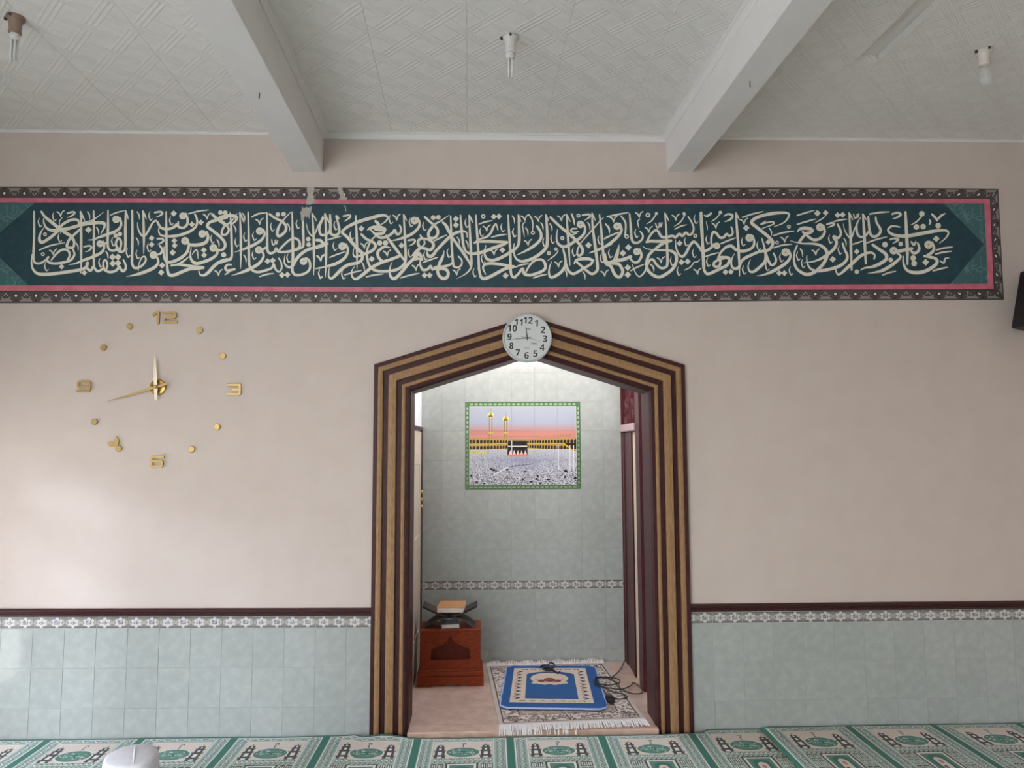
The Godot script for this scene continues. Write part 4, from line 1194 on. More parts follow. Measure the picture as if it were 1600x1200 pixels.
func clocks():
	var c := Vector3(-2.205, 2.277, 0.0)
	var t := thing("wall_clock", "frameless gold wall clock with numerals and dots stuck on the cream wall", "clock", c)
	var glyphs := {"1": [[[-0.45, 0.2], [-0.1, 0.45], [0.1, 0.45], [0.1, -0.5]]],
		"2": [[[-0.5, 0.4], [0.36, 0.4], [0.4, 0.3], [0.4, 0.06], [0.34, 0.0], [-0.3, -0.06], [-0.4, -0.12], [-0.4, -0.4], [0.52, -0.4]]],
		"3": [[[-0.5, 0.4], [0.36, 0.4], [0.42, 0.32], [0.42, -0.32], [0.36, -0.4], [-0.5, -0.4]], [[-0.12, 0.0], [0.34, 0.0]]],
		"6": [[[0.5, 0.4], [-0.34, 0.4], [-0.42, 0.3], [-0.42, -0.32], [-0.36, -0.4], [0.36, -0.4], [0.42, -0.32], [0.42, -0.04], [0.36, 0.04], [-0.34, 0.04]]],
		"9": [[[-0.5, -0.4], [0.34, -0.4], [0.42, -0.3], [0.42, 0.32], [0.36, 0.4], [-0.36, 0.4], [-0.42, 0.32], [-0.42, 0.04], [-0.36, -0.04], [0.34, -0.04]]]}
	for e in [["9", -2.69, 2.283, 0.096], ["3", -1.704, 2.261, 0.096], ["6", -2.194, 1.784, 0.09], ["12", -2.173, 2.747, 0.0]]:
		var st := begin()
		var parts := [[e[0], 0.0, e[3]]] if e[0] != "12" else [["1", -0.056, 0.068], ["2", 0.026, 0.098]]
		for g in parts:
			var layer := 0.0
			for line in glyphs[g[0]]:
				var pts := []
				for p in line: pts.append(Vector2(p[0] * g[2] * 0.9 + g[1], p[1] * 0.077))
				for i in pts.size() - 1:
					var dv: Vector2 = pts[i + 1] - pts[i]
					var mid2: Vector2 = (pts[i] + pts[i + 1]) * 0.5
					bx(st, Vector3(mid2.x, mid2.y, 0.0055 + layer * 0.5), Vector3(dv.length() + 0.011, 0.0165, 0.011 + layer), 0.0012, Basis(Vector3.BACK, dv.angle()))
					layer += 0.00012
		put("numeral", fin(st), M.gold, t, Vector3(e[1], e[2], 0.001) - c)
	for d in [[-1.946, 2.66], [-1.787, 2.487], [-1.81, 2.012], [-1.972, 1.865], [-2.447, 1.871], [-2.613, 2.048], [-2.577, 2.543], [-2.411, 2.686]]:
		var st := begin()
		lathe(st, [Vector2(0.021, 0.0), Vector2(0.021, 0.008), Vector2(0.018, 0.011), Vector2(0.0, 0.011)], 20, Transform3D(Basis(Vector3.RIGHT, PI / 2), Vector3.ZERO))
		put("hour_marker", fin(st), M.gold, t, Vector3(d[0], d[1], 0.001) - c)
	for p in [[0.006, 0.012, 0.022, 0.1, 0.075], [-0.008, 0.008, 0.022, 2.75 - PI / 2, 0.075]]:
		var st := begin()
		var poly := PackedVector2Array()
		for k in 13:
			var f := k / 12.0
			poly.append(Vector2(sin(f * PI) * 0.016, f * 0.07).rotated(p[3]))
		for k in range(11, 0, -1):
			var f := k / 12.0
			poly.append(Vector2(-sin(f * PI) * 0.016, f * 0.07).rotated(p[3]))
		prism(st, poly, 0.0, 0.009 + absf(p[0]) * 0.1)
		put("petal", fin(st), M.gold, t, Vector3(-2.447 - 0.012, 1.871 + 0.012, 0.001) - c)
	var st := begin()
	var tip := Transform3D(Basis(Vector3.RIGHT, PI / 2), Vector3(-0.003, 0.0, 0.0))
	lathe(st, [Vector2(0.052, 0.0), Vector2(0.054, 0.008), Vector2(0.05, 0.016), Vector2(0.034, 0.018), Vector2(0.03, 0.014), Vector2(0.012, 0.014), Vector2(0.012, 0.046), Vector2(0.008, 0.05), Vector2(0.0, 0.05)], 28, tip)
	for k in 6:
		bx(st, Vector3(cos(TAU * k / 6.0) * 0.03 - 0.003, sin(TAU * k / 6.0) * 0.03, 0.017), Vector3(0.036, 0.007, 0.004), 0.0006, Basis(Vector3.BACK, TAU * k / 6.0))
	put("hub", fin(st), M.brass, t)
	st = begin()
	prism(st, hand_poly(0.325, 0.07, 0.018), 0.032, 0.0345, Transform3D(Basis(Vector3.BACK, 1.866), Vector3(-0.003, 0, 0)))
	put("minute_hand", fin(st), M.gold, t)
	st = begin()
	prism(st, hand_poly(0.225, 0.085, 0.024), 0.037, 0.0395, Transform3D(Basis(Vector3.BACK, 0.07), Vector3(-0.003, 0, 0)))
	put("hour_hand", fin(st), plain(rgb(226, 212, 184), 0.25, 0.3), t)  # paler than the other gold: a white reflection put into the colour

	# the round clock hung over the apex of the arch
	var c2 := Vector3(0.251, 2.6, 0.044)
	var t2 := thing("wall_clock", "round white wall clock with black numerals hung over the arch's peak", "clock", c2)
	t2.rotation.z = deg_to_rad(-3.0)
	var face := Transform3D(Basis(Vector3.RIGHT, PI / 2), Vector3.ZERO)
	st = begin(true)
	lathe(st, [Vector2(0.0, 0.0), Vector2(0.15, 0.0), Vector2(0.163, 0.006), Vector2(0.1665, 0.02), Vector2(0.1665, 0.034), Vector2(0.163, 0.041), Vector2(0.158, 0.0425), Vector2(0.154, 0.04), Vector2(0.152, 0.036)], 64, face)
	put("case", fin(st), plain(rgb(190, 192, 192), 0.28, 0.15), t2)
	st = begin()
	lathe(st, [Vector2(0.1535, 0.034), Vector2(0.0, 0.034)], 64, face)
	var dial := put("dial", fin(st), plain(rgb(206, 210, 207), 0.55), t2)
	var ink_m := plain(rgb(38, 38, 40), 0.6)
	var font := SystemFont.new()
	font.font_names = PackedStringArray(["Droid Sans"])
	font.font_weight = 700
	for k in 12:
		var tm := TextMesh.new()
		tm.text = str(k + 1)
		tm.font = font
		tm.font_size = 64
		tm.pixel_size = 0.00094
		tm.depth = 0.0006
		var a := TAU * (k + 1) / 12.0
		put("numeral", tm, ink_m, dial, Vector3(sin(a) * 0.119, cos(a) * 0.119, 0.0345))
	var tq := TextMesh.new()
	tq.text = "QUARTZ"
	tq.font = font
	tq.font_size = 32
	tq.pixel_size = 0.00028
	tq.depth = 0.0004
	put("dial_text", tq, plain(rgb(110, 110, 112), 0.6), dial, Vector3(0.0, -0.068, 0.0344))
	st = begin()
	bx(st, Vector3(0.004, 0.061, 0.0343), Vector3(0.032, 0.006, 0.0005), 0.0)
	put("dial_mark", fin(st), plain(rgb(120, 120, 122), 0.6), dial)
	st = begin()
	for b in [[0.045, -0.026, 0.044, 0.0014], [0.045, -0.042, 0.044, 0.0014], [0.0235, -0.034, 0.0014, 0.016], [0.0665, -0.034, 0.0014, 0.016], [0.045, -0.034, 0.028, 0.005]]:
		bx(st, Vector3(b[0], b[1], 0.0343), Vector3(b[2], b[3], 0.0005), 0.0)
	put("dial_mark", fin(st), plain(rgb(120, 120, 122), 0.6), dial)
	for h in [[0.081, 0.018, 0.008, 0.17, 0.0372, "hour_hand"], [0.11, 0.026, 0.006, 1.72, 0.0388, "minute_hand"], [0.095, 0.045, 0.0022, -1.75, 0.0402, "second_hand"]]:
		st = begin()
		prism(st, hand_poly(h[0], h[1], h[2]), h[4], h[4] + 0.001, Transform3D(Basis(Vector3.BACK, h[3]), Vector3.ZERO))
		put(h[5], fin(st), ink_m, t2)
	st = begin()
	lathe(st, [Vector2(0.005, 0.034), Vector2(0.005, 0.0418), Vector2(0.0, 0.0422)], 12, face)
	put("pin", fin(st), ink_m, t2)

func hand_poly(l: float, tail: float, w: float) -> PackedVector2Array:
	return PackedVector2Array([Vector2(-w * 0.3, -tail), Vector2(w * 0.3, -tail), Vector2(w * 0.5, -tail * 0.2), Vector2(w * 0.45, l * 0.2), Vector2(w * 0.12, l), Vector2(-w * 0.12, l), Vector2(-w * 0.45, l * 0.2), Vector2(-w * 0.5, -tail * 0.2)])

# ------------------------------------------------------------------ the printed tile picture
func mural():
	var im := canvas(800, 600, rgb(200, 205, 216))
	for y in 600:
		var c := rgb(166, 169, 176).lerp(rgb(158, 164, 178), clampf(y / 160.0, 0, 1)) if y < 150 else rgb(158, 164, 178).lerp(rgb(192, 130, 118), clampf((y - 150) / 60.0, 0, 1))
		p_rect(im, 0, y, 800, y + 1, c)
	var r := RandomNumberGenerator.new()
	r.seed = 11
	# far buildings
	for k in 16: p_rect(im, 32 + k * 9, 212 + (k % 3) * 5, 38 + k * 9, 216 + (k % 3) * 5, rgb(150, 86, 84))
	for k in 40: p_rect(im, 180 + k * 14, 238 - (k % 4) * 2 - maxi(0, k - 26), 190 + k * 14, 244, rgb(170, 120, 96))
	# minarets with lit balconies
	for q in [[176, 56, 1.0], [281, 82, 0.9]]:
		var x: float = q[0]
		var y: float = q[1]
		p_dot(im, x, y + 36, 22, 20, rgb(220, 208, 120))
		for s in [-1, 1]:
			p_rect(im, x + s * 8 - 4, y + 50, x + s * 8 + 4, 330, rgb(168, 144, 92))
			p_rect(im, x + s * 8 - 1, y + 50, x + s * 8 + 1, 330, rgb(88, 74, 60))
			p_rect(im, x + s * 8 - 9, 208, x + s * 8 + 9, 218, rgb(196, 168, 70))
		p_rect(im, x - 15, y + 38, x + 15, y + 50, rgb(112, 96, 40))
		p_rect(im, x - 8, y + 20, x + 8, y + 38, rgb(150, 132, 60))
		p_line(im, x, y - 12, x, y + 22, 3, rgb(150, 140, 110))
	# arcades
	for row in 2:
		for x in range(26, 774):
			var f := absf(x - 400.0) / 374.0
			var top := lerpf(262.0, 250.0, f) + row * lerpf(32.0, 48.0, f)
			var hgt := lerpf(24.0, 40.0, f)
			p_rect(im, x, top, x + 1, top + hgt + 6, rgb(180, 148, 74) if row == 0 else rgb(170, 142, 84))
			p_rect(im, x, top + hgt + 2, x + 1, top + hgt + 8, rgb(196, 172, 78))
			p_rect(im, x, top - 2, x + 1, top, rgb(140, 108, 70))
		var x := 34.0
		while x < 768.0:
			var f := absf(x - 400.0) / 374.0
			var top := lerpf(262.0, 250.0, f) + row * lerpf(32.0, 48.0, f)
			var hgt := lerpf(24.0, 40.0, f)
			var w := lerpf(5.0, 10.5, f)
			p_dot(im, x, top + hgt * 0.45, w, hgt * 0.3, rgb(46, 34, 26))
			p_rect(im, x - w, top + hgt * 0.45, x + w, top + hgt * 0.92, rgb(46, 34, 26))
			x += lerpf(15.0, 27.0, f)
	# crowd on the white court
	for y in range(328, 600):
		for x in 800:
			var blue := clampf(1.0 - absf(y - 400.0) / 90.0, 0, 1) * clampf(1.0 - absf(x - 380.0) / 420.0, 0, 1)
			im.set_pixel(x, y, rgb(182, 182, 186).lerp(rgb(144, 150, 170), blue).lightened(r.randf_range(-0.06, 0.12)))
	for k in 6200:
		var y := 332.0 + pow(r.randf(), 0.8) * 262.0
		var x := 26.0 + r.randf() * 748.0
		var s := lerpf(0.7, 2.3, (y - 332.0) / 262.0)
		var dark := r.randf()
		p_dot(im, x, y, s * r.randf_range(0.6, 2.2), s * r.randf_range(0.5, 1.4), rgb(36, 38, 52) if dark < 0.42 else (rgb(112, 118, 142) if dark < 0.75 else rgb(232, 232, 236)))
	for k in 26:
		p_dot(im, 30 + r.randf() * 740, 460 + r.randf() * 130, 5 + r.randf() * 9, 4 + r.randf() * 5, rgb(30, 30, 40))
	for k in 160: p_dot(im, 30 + r.randf() * 120, 338 + r.randf() * 18, 3, 2, rgb(220, 204, 70) if k % 2 else rgb(170, 160, 60))
	for k in 120: p_dot(im, 220 + r.randf() * 320, 334 + r.randf() * 36, 3, 2, rgb(186, 180, 120) if k % 3 else rgb(160, 170, 200))
	p_line(im, 196, 500, 300, 445, 5, rgb(232, 232, 236))
	p_line(im, 300, 445, 470, 425, 3, rgb(60, 64, 90))
	# the draped cube
	p_poly(im, v2([296, 274, 428, 274, 432, 366, 292, 366]), rgb(30, 27, 27))
	p_poly(im, v2([296, 274, 428, 274, 424, 266, 302, 266]), rgb(96, 82, 70))
	p_rect(im, 296, 303, 430, 312, rgb(196, 190, 178))
	for k in 5: p_poly(im, v2([300 + k * 26, 366, 324 + k * 26, 366, 312 + k * 26, 332]), rgb(222, 190, 178))
	p_poly(im, v2([290, 362, 434, 362, 438, 378, 286, 378]), rgb(206, 122, 104))
	p_rect(im, 318, 266, 324, 366, rgb(206, 206, 206))
	# pavilion on the right
	p_poly(im, v2([684, 286, 770, 286, 770, 318, 712, 318]), rgb(40, 30, 22))
	p_line(im, 684, 290, 760, 344, 8, rgb(214, 178, 60))
	p_line(im, 716, 320, 768, 336, 6, rgb(150, 112, 40))
	for x in [640, 722, 748]: p_rect(im, x, 300, x + 6, 470, rgb(216, 216, 220))
	# braided green border
	for e in [[0, 0, 800, 30], [0, 570, 800, 600], [0, 0, 28, 600], [772, 0, 800, 600]]: p_rect(im, e[0], e[1], e[2], e[3], rgb(82, 114, 74))
	for k in 23:
		for y in [15, 585]:
			p_dot(im, 44 + k * 32.4, y, 17, 11, rgb(52, 82, 50))
			p_dot(im, 44 + k * 32.4, y, 14, 8, rgb(142, 168, 132) if y < 300 else rgb(124, 150, 112))
	for k in 17:
		for x in [14, 786]:
			p_dot(im, x, 46 + k * 31.8, 11, 17, rgb(52, 82, 50))
			p_dot(im, x, 46 + k * 31.8, 8, 13, rgb(144, 166, 136) if k < 6 else rgb(112, 138, 100))
	for e in [[29, 30, 771, 32], [29, 568, 771, 570], [28, 30, 30, 570], [770, 30, 772, 570]]: p_rect(im, e[0], e[1], e[2], e[3], rgb(196, 204, 184))
	p_rect(im, 0, 0, 800, 3, rgb(60, 90, 60))
	p_rect(im, 0, 597, 800, 600, rgb(48, 76, 46))
	p_rect(im, 0, 0, 3, 600, rgb(60, 90, 60))
	p_rect(im, 797, 0, 800, 600, rgb(60, 90, 60))
	var pm := shown(im, 0.22)
	var t := thing("tile_mural", "printed tile picture of a black draped cube and minarets above a crowd", "mural", Vector3(0.287, 1.884, NB - 0.003))
	var w := 1.0 / 5.0
	var h := 0.754 / 3.0
	for i in 5:
		for j in 3:
			var st := begin()
			bx(st, Vector3(0, 0, -0.0005), Vector3(w - 0.0012, h - 0.0012, 0.008), 0.001)
			var x := w * 0.5 - 0.0011
			var y := h * 0.5 - 0.0011
			quad_uv(st, [Vector3(-x, -y, 0.0042), Vector3(x, -y, 0.0042), Vector3(x, y, 0.0042), Vector3(-x, y, 0.0042)], [Vector2(i / 5.0, (3 - j) / 3.0), Vector2((i + 1) / 5.0, (3 - j) / 3.0), Vector2((i + 1) / 5.0, (2 - j) / 3.0), Vector2(i / 5.0, (2 - j) / 3.0)], Vector3.BACK)
			put("tile", fin(st), pm, t, Vector3((i - 2) * w, (j - 1) * h, rng.randf_range(-0.0005, 0.0005)))

# ------------------------------------------------------------------ chest, stand and books
func furniture():
	var c := Vector3(-0.306, SLAB, -0.94)
	var t := thing("chest", "small reddish brown wooden chest with an arched recess in its front", "chest", c)
	t.rotation.y = 0.02
	var d := 0.26
	var st := begin()
	bx(st, Vector3(0, 0.265, -0.012), Vector3(0.45, 0.28, d - 0.02), 0.003)
	put("body", fin(st), M.chest_dark, t)
	st = begin()
	var z0 := d * 0.5 - 0.022
	var z1 := d * 0.5
	prism(st, PackedVector2Array([Vector2(-0.23, 0.19), Vector2(-0.15, 0.19), Vector2(-0.15, 0.255), Vector2(-0.142, 0.272), Vector2(-0.11, 0.288), Vector2(-0.062, 0.304), Vector2(-0.03, 0.326), Vector2(-0.012, 0.352), Vector2(0.0, 0.372),
		Vector2(0.012, 0.352), Vector2(0.03, 0.326), Vector2(0.062, 0.304), Vector2(0.11, 0.288), Vector2(0.142, 0.272), Vector2(0.15, 0.255), Vector2(0.15, 0.19), Vector2(0.23, 0.19), Vector2(0.23, 0.405), Vector2(-0.23, 0.405)]), z0, z1)
	bx(st, Vector3(0, 0.157, (z0 + z1) * 0.5), Vector3(0.46, 0.066, z1 - z0), 0.002)
	bx(st, Vector3(0, 0.187, z1 - 0.004), Vector3(0.31, 0.008, 0.016), 0.002)
	put("front_panel", fin(st), M.chest, t)
	st = begin()
	for s in [-1.0, 1.0]:
		st = begin()
		bx(st, Vector3(s * 0.223, 0.265, -0.01), Vector3(0.016, 0.278, d - 0.02), 0.002)
		put("side_panel", fin(st), M.chest, t)
	st = begin()
	bx(st, Vector3(0, 0.411, 0.0), Vector3(0.472, 0.018, d + 0.012), 0.005)
	put("top_board", fin(st), M.chest, t)
	st = begin()
	bx(st, Vector3(0, 0.117, 0.0), Vector3(0.484, 0.016, d + 0.022), 0.005)
	bx(st, Vector3(0, 0.092, 0.0), Vector3(0.498, 0.036, d + 0.036), 0.006)
	for s in [-1.0, 1.0]: bx(st, Vector3(s * 0.244, 0.04, 0.0), Vector3(0.02, 0.08, d + 0.04), 0.003)
	prism(st, PackedVector2Array([Vector2(-0.254, 0.0), Vector2(-0.15, 0.0), Vector2(-0.12, 0.012), Vector2(-0.06, 0.008), Vector2(0.0, 0.02), Vector2(0.06, 0.008), Vector2(0.12, 0.012), Vector2(0.15, 0.0), Vector2(0.254, 0.0), Vector2(0.254, 0.076), Vector2(-0.254, 0.076)]), d * 0.5, d * 0.5 + 0.022)
	put("plinth", fin(st), M.chest, t)

	var top := SLAB + 0.42
	var s := thing("book_stand", "dark wooden folding X-shaped book stand on top of the reddish chest", "book stand", Vector3(-0.312, top, -0.93))
	for k in [-1.0, 1.0]:
		st = begin()
		var leg := []
		for p in [[-0.19, 0.004], [-0.1, 0.062], [0.0, 0.082], [0.1, 0.112], [0.21, 0.162]]: leg.append(Vector2(p[0] * k, p[1]))
		var poly := stroke_poly(curve(leg, 4), 0.015)
		for seg in [[-0.085, -0.06], [-0.042, -0.014], [0.014, 0.042], [0.06, 0.085]]:
			prism(st, poly, seg[0] + (0.0015 if k > 0 else 0.0), seg[1])
		bx(st, Vector3(k * 0.155, 0.137, 0.0), Vector3(0.11, 0.012, 0.17), 0.003, Basis(Vector3.BACK, k * 0.43))
		put("leaf_board", fin(st), plain(rgb(44, 34, 31) if k > 0 else rgb(58, 46, 42), 0.4), s)
	book("book", "thick book with a tan cover lying on the X-shaped stand", Vector3(-0.3, top + 0.126, -0.92), Vector3(0.205, 0.038, 0.25), -0.06, rgb(178, 124, 74))
	book("book", "thin book with a pale blue cover lying flat under the X-shaped stand", Vector3(-0.315, top, -0.92), Vector3(0.14, 0.03, 0.17), 0.12, rgb(160, 174, 186))

func book(called: String, label: String, at: Vector3, s: Vector3, turn: float, cover: Color):
	var t := thing(called, label, "book", at, "books on the chest")
	t.rotation.y = turn
	var st := begin()
	bx(st, Vector3(0, s.y - 0.0015, 0), Vector3(s.x, 0.003, s.z), 0.001)
	bx(st, Vector3(0, 0.0015, 0), Vector3(s.x, 0.003, s.z), 0.001)
	bx(st, Vector3(-s.x * 0.5 + 0.002, s.y * 0.5, 0), Vector3(0.004, s.y - 0.001, s.z), 0.001)
	put("cover", fin(st), plain(cover, 0.5), t)
	st = begin()
	bx(st, Vector3(0.001, s.y * 0.5, 0.001), Vector3(s.x - 0.008, s.y - 0.006, s.z - 0.006), 0.001)
	put("pages", fin(st), M.paper, t)

# ------------------------------------------------------------------ rug, mat, cords
func bilerp(q: Array, u: float, v: float) -> Vector3:
	return q[0].lerp(q[1], u).lerp(q[3].lerp(q[2], u), v)

# A soft flat textile over four corners (back left, back right, front right, front left).
func textile(q: Array, thick: float, nx: int, nz: int, round_: float, wave: float, seed_: int) -> ArrayMesh:
	var fn := FastNoiseLite.new()
	fn.seed = seed_
	fn.frequency = 1.6
	var st := begin()
	var g := []
	for j in nz + 1:
		var row := []
		for i in nx + 1:
			var u := float(i) / nx
			var v := float(j) / nz
			# round the corners off
			var du := minf(u, 1.0 - u)
			var dv := minf(v, 1.0 - v)
			var uu := u
			if dv < round_:
				var inset := round_ - sqrt(maxf(0.0, round_ * round_ - pow(round_ - dv, 2.0)))
				uu = lerpf(inset, 1.0 - inset, u)
			var p := bilerp(q, uu, v)
			p.y += thick + absf(fn.get_noise_2d(p.x * 1.5, p.z * 1.5)) * wave
			row.append([p, Vector2(uu, v), du])
		g.append(row)
	for j in nz:
		for i in nx:
			var a = g[j][i]; var b = g[j][i + 1]; var c = g[j + 1][i + 1]; var d = g[j + 1][i]
			quad_uv(st, [a[0], b[0], c[0], d[0]], [a[1], b[1], c[1], d[1]], Vector3.UP)
	var rim := []
	for i in nx + 1: rim.append(g[0][i])
	for j in range(1, nz + 1): rim.append(g[j][nx])
	for i in range(nx - 1, -1, -1): rim.append(g[nz][i])
	for j in range(nz - 1, 0, -1): rim.append(g[j][0])
	var mid: Vector3 = (q[0] + q[2]) * 0.5
	for k in rim.size():
		var a = rim[k]
		var b = rim[(k + 1) % rim.size()]
		var e := Vector3(0, -thick, 0)
		quad_uv(st, [a[0], b[0], b[0] + e, a[0] + e], [a[1], b[1], b[1], a[1]], (a[0] - mid) * Vector3(1, 0, 1))
	return fin(st)

func rug_image() -> Image:
	var n := 512
	var im := canvas(n, n + 128, rgb(178, 162, 146))
	var r := RandomNumberGenerator.new()
	r.seed = 19
	var dark := rgb(84, 66, 60)
	var mid := rgb(132, 112, 100)
	var pale := rgb(206, 192, 178)
	var h := n + 128
	p_rect(im, 0, 0, n, h, rgb(186, 172, 158))
	p_rect(im, 14, 14, n - 14, h - 14, dark)
	p_rect(im, 19, 19, n - 19, h - 19, pale)
	p_rect(im, 76, 76, n - 76, h - 76, dark)
	p_rect(im, 81, 81, n - 81, h - 81, rgb(164, 142, 124))
	for k in 1100:
		var edge := r.randi() % 4
		var a := r.randf_range(22, 74)
		var p := Vector2(r.randf_range(22, n - 22), a)
		if edge == 1: p.y = h - a
		if edge > 1: p = Vector2(a if edge == 2 else n - a, r.randf_range(22, h - 22))
		var ang := r.randf() * TAU
		p_line(im, p.x, p.y, p.x + cos(ang) * 9, p.y + sin(ang) * 9, 2.4, dark if k % 3 else mid)
		if k % 3 == 0: p_dot(im, p.x, p.y, 5, 4, dark if k % 2 else mid)
	for k in 1300:
		var p := Vector2(r.randf_range(86, n - 86), r.randf_range(86, h - 86))
		var ang := r.randf() * TAU
		p_line(im, p.x, p.y, p.x + cos(ang) * 12, p.y + sin(ang) * 12, 2.6, [mid, pale, rgb(120, 96, 84), rgb(196, 178, 160)][k % 4])
	p_grain(im, 0.08, 3)
	return im

func mat_image() -> Image:
	var w := 400
	var h := 512
	var im := canvas(w, h, rgb(34, 80, 134))
	var cream := rgb(206, 186, 164)
	var ink_c := rgb(38, 44, 74)
	p_rect(im, w * 0.085, h * 0.07, w * 0.885, h * 0.895, cream)
	for k in 9:                                     # scrolling pattern in the cream band
		var y := h * (0.16 + k * 0.08)
		for x in [w * 0.15, w * 0.82]:
			p_line(im, x - 12, y - 10, x + 12, y + 2, 5, ink_c)
			p_line(im, x + 12, y + 2, x - 8, y + 14, 5, ink_c)
			p_dot(im, x + 2, y, 6, 6, ink_c)
	for k in 7:
		var x := w * (0.2 + k * 0.095)
		for y in [h * 0.857, h * 0.11]:
			p_line(im, x - 9, y + 4, x + 8, y - 4, 4, ink_c)
			p_dot(im, x + 12, y + 3, 4, 4, ink_c)
	p_rect(im, w * 0.23, h * 0.23, w * 0.745, h * 0.815, rgb(36, 84, 134))
	p_dot(im, w * 0.487, h * 0.25, w * 0.257, h * 0.09, rgb(34, 78, 130))
	p_dot(im, w * 0.475, h * 0.335, w * 0.2, h * 0.145, cream)
	for k in 7: p_dot(im, w * (0.32 + k * 0.052), h * (0.335 + (0.12 if k % 2 else 0.135) * (1.0 if k % 3 else 0.8)), 14, 14, cream)
	for q in [[0.39, 0.40, 15], [0.475, 0.375, 24], [0.56, 0.40, 15]]:
		p_dot(im, w * q[0], h * q[1], q[2], q[2] * 1.1, rgb(110, 44, 42))
		p_dot(im, w * q[0] - 4, h * q[1] - 6, q[2] * 0.5, q[2] * 0.5, rgb(140, 70, 60))
	for q in [[0.34, 0.37], [0.61, 0.37], [0.43, 0.44], [0.52, 0.44]]: p_dot(im, w * q[0], h * q[1], 7, 7, rgb(196, 150, 110))
	p_grain(im, 0.07, 8)
	return im

func rugs():
	var y := SLAB + 0.001
	var q := [Vector3(-0.03, y, -1.25), Vector3(0.955, y, -1.29), Vector3(1.03, y, -0.08), Vector3(0.06, y, -0.012)]
	var t := thing("rug", "cream and brown patterned rug with white fringe on the niche floor", "rug")
	put("pile", textile(q, 0.009, 24, 28, 0.0, 0.006, 5), shown(rug_image(), 0.9), t)
	var fringe_m := mottled(rgb(226, 216, 208), rgb(236, 228, 222), rgb(244, 238, 234), 8.0, 0.9, 71)
	var st := begin()
	for k in 230:
		var u := (k + 0.5) / 230.0
		var a: Vector3 = q[3].lerp(q[2], u)
		var sway := rng.randf_range(-0.012, 0.012)
		var reach := rng.randf_range(0.085, 0.125)
		var lip := 0.079
		var pts := [a + Vector3(0, 0.007, -0.004), a + Vector3(sway * 0.5, 0.013, reach * 0.5), a + Vector3(sway, 0.008, reach)]
		if a.z + reach > lip - 0.006:
			pts = [a + Vector3(0, 0.007, -0.004), Vector3(a.x + sway * 0.4, y + 0.011, maxf(a.z + 0.02, lip - 0.025)), Vector3(a.x + sway * 0.7, y + 0.004, lip + 0.004), Vector3(a.x + sway, y - 0.012 - rng.randf() * 0.008, lip + 0.01)]
		tube(st, pts, 0.0038, 5, 0.0026)
	for k in 200:
		var u := (k + 0.5) / 200.0
		var a: Vector3 = q[0].lerp(q[1], u)
		var lift := 0.012 + 0.014 * absf(sin(u * 23.0)) + rng.randf() * 0.008
		tube(st, [a + Vector3(0, 0.006, 0.004), a + Vector3(rng.randf_range(-0.006, 0.006), lift, -0.025), a + Vector3(rng.randf_range(-0.01, 0.01), lift * 1.1, -0.055)], 0.0028, 5, 0.0018)
	var fr := put("fringe", fin(st), fringe_m, t)
	fr.set_meta("kind", "stuff")

	var ym := y + 0.0155
	var qm := [Vector3(0.14, ym, -1.19), Vector3(0.855, ym, -1.165), Vector3(0.805, ym, -0.215), Vector3(0.065, ym, -0.275)]
	var mt := thing("prayer_mat", "blue prayer mat with a cream border and oval medallion on the fringed rug", "mat")
	put("pile", textile(qm, 0.011, 30, 30, 0.07, 0.004, 9), shown(mat_image(), 0.92), mt)
	st = begin(true)
	var edge := []
	for k in 96:
		var s := k / 24
		var f := (k % 24) / 24.0
		var u: float = [f, 1.0, 1.0 - f, 0.0][s]
		var v: float = [0.0, f, 1.0, 1.0 - f][s]
		var dv := minf(v, 1.0 - v)
		var inset := 0.0
		if dv < 0.07: inset = 0.07 - sqrt(maxf(0.0, 0.0049 - pow(0.07 - dv, 2.0)))
		edge.append(bilerp(qm, lerpf(inset, 1.0 - inset, u), v) + Vector3.UP * 0.007)
	edge.append(edge[0])
	tube(st, edge, 0.007, 6)
	put("piping", fin(st), plain(rgb(156, 176, 214), 0.85), mt)

	var cord_m := plain(rgb(40, 34, 30), 0.5)
	var cy := y + 0.022
	var ct := thing("cable", "black coiled cable with a square black plug beside the blue mat", "cable")
	st = begin(true)
	var pts := []
	for p in [[1.12, 0.0, -1.285], [1.04, 0.0, -1.05], [0.93, 0.004, -0.86], [0.83, 0.008, -0.8], [0.79, 0.004, -0.72], [0.86, 0.0, -0.66], [0.97, 0.0, -0.74], [0.99, 0.004, -0.82], [0.9, 0.01, -0.86], [0.8, 0.012, -0.78], [0.82, 0.008, -0.62], [0.95, 0.004, -0.6], [1.05, -0.002, -0.68],
		[1.09, -0.004, -0.76], [1.13, -0.008, -0.66], [1.11, -0.008, -0.55], [1.03, -0.006, -0.54], [0.97, 0.0, -0.62], [0.96, 0.004, -0.74], [0.87, 0.008, -0.82], [0.78, 0.01, -0.7], [0.88, 0.004, -0.55], [0.97, 0.0, -0.5], [0.98, 0.0, -0.44], [0.92, 0.0, -0.41], [0.875, 0.004, -0.4]]:
		pts.append(Vector3(p[0], cy + p[1] + 0.016 * smoothstep(0.9, 0.86, p[0]), p[2]))
	tube(st, curve(pts, 6), 0.0045, 7)
	put("cord", fin(st), cord_m, ct)
	st = begin()
	bx(st, Vector3(0.85, y + 0.032, -0.39), Vector3(0.05, 0.042, 0.07), 0.006, Basis(Vector3.UP, 0.2))
	bx(st, Vector3(0.85, y + 0.03, -0.345), Vector3(0.03, 0.026, 0.03), 0.004, Basis(Vector3.UP, 0.2))
	put("plug", fin(st), M.black, ct)
	var lt := thing("looped_cord", "small dark bow of looped cord on the far edge of the blue mat", "cord")
	st = begin(true)
	pts = []
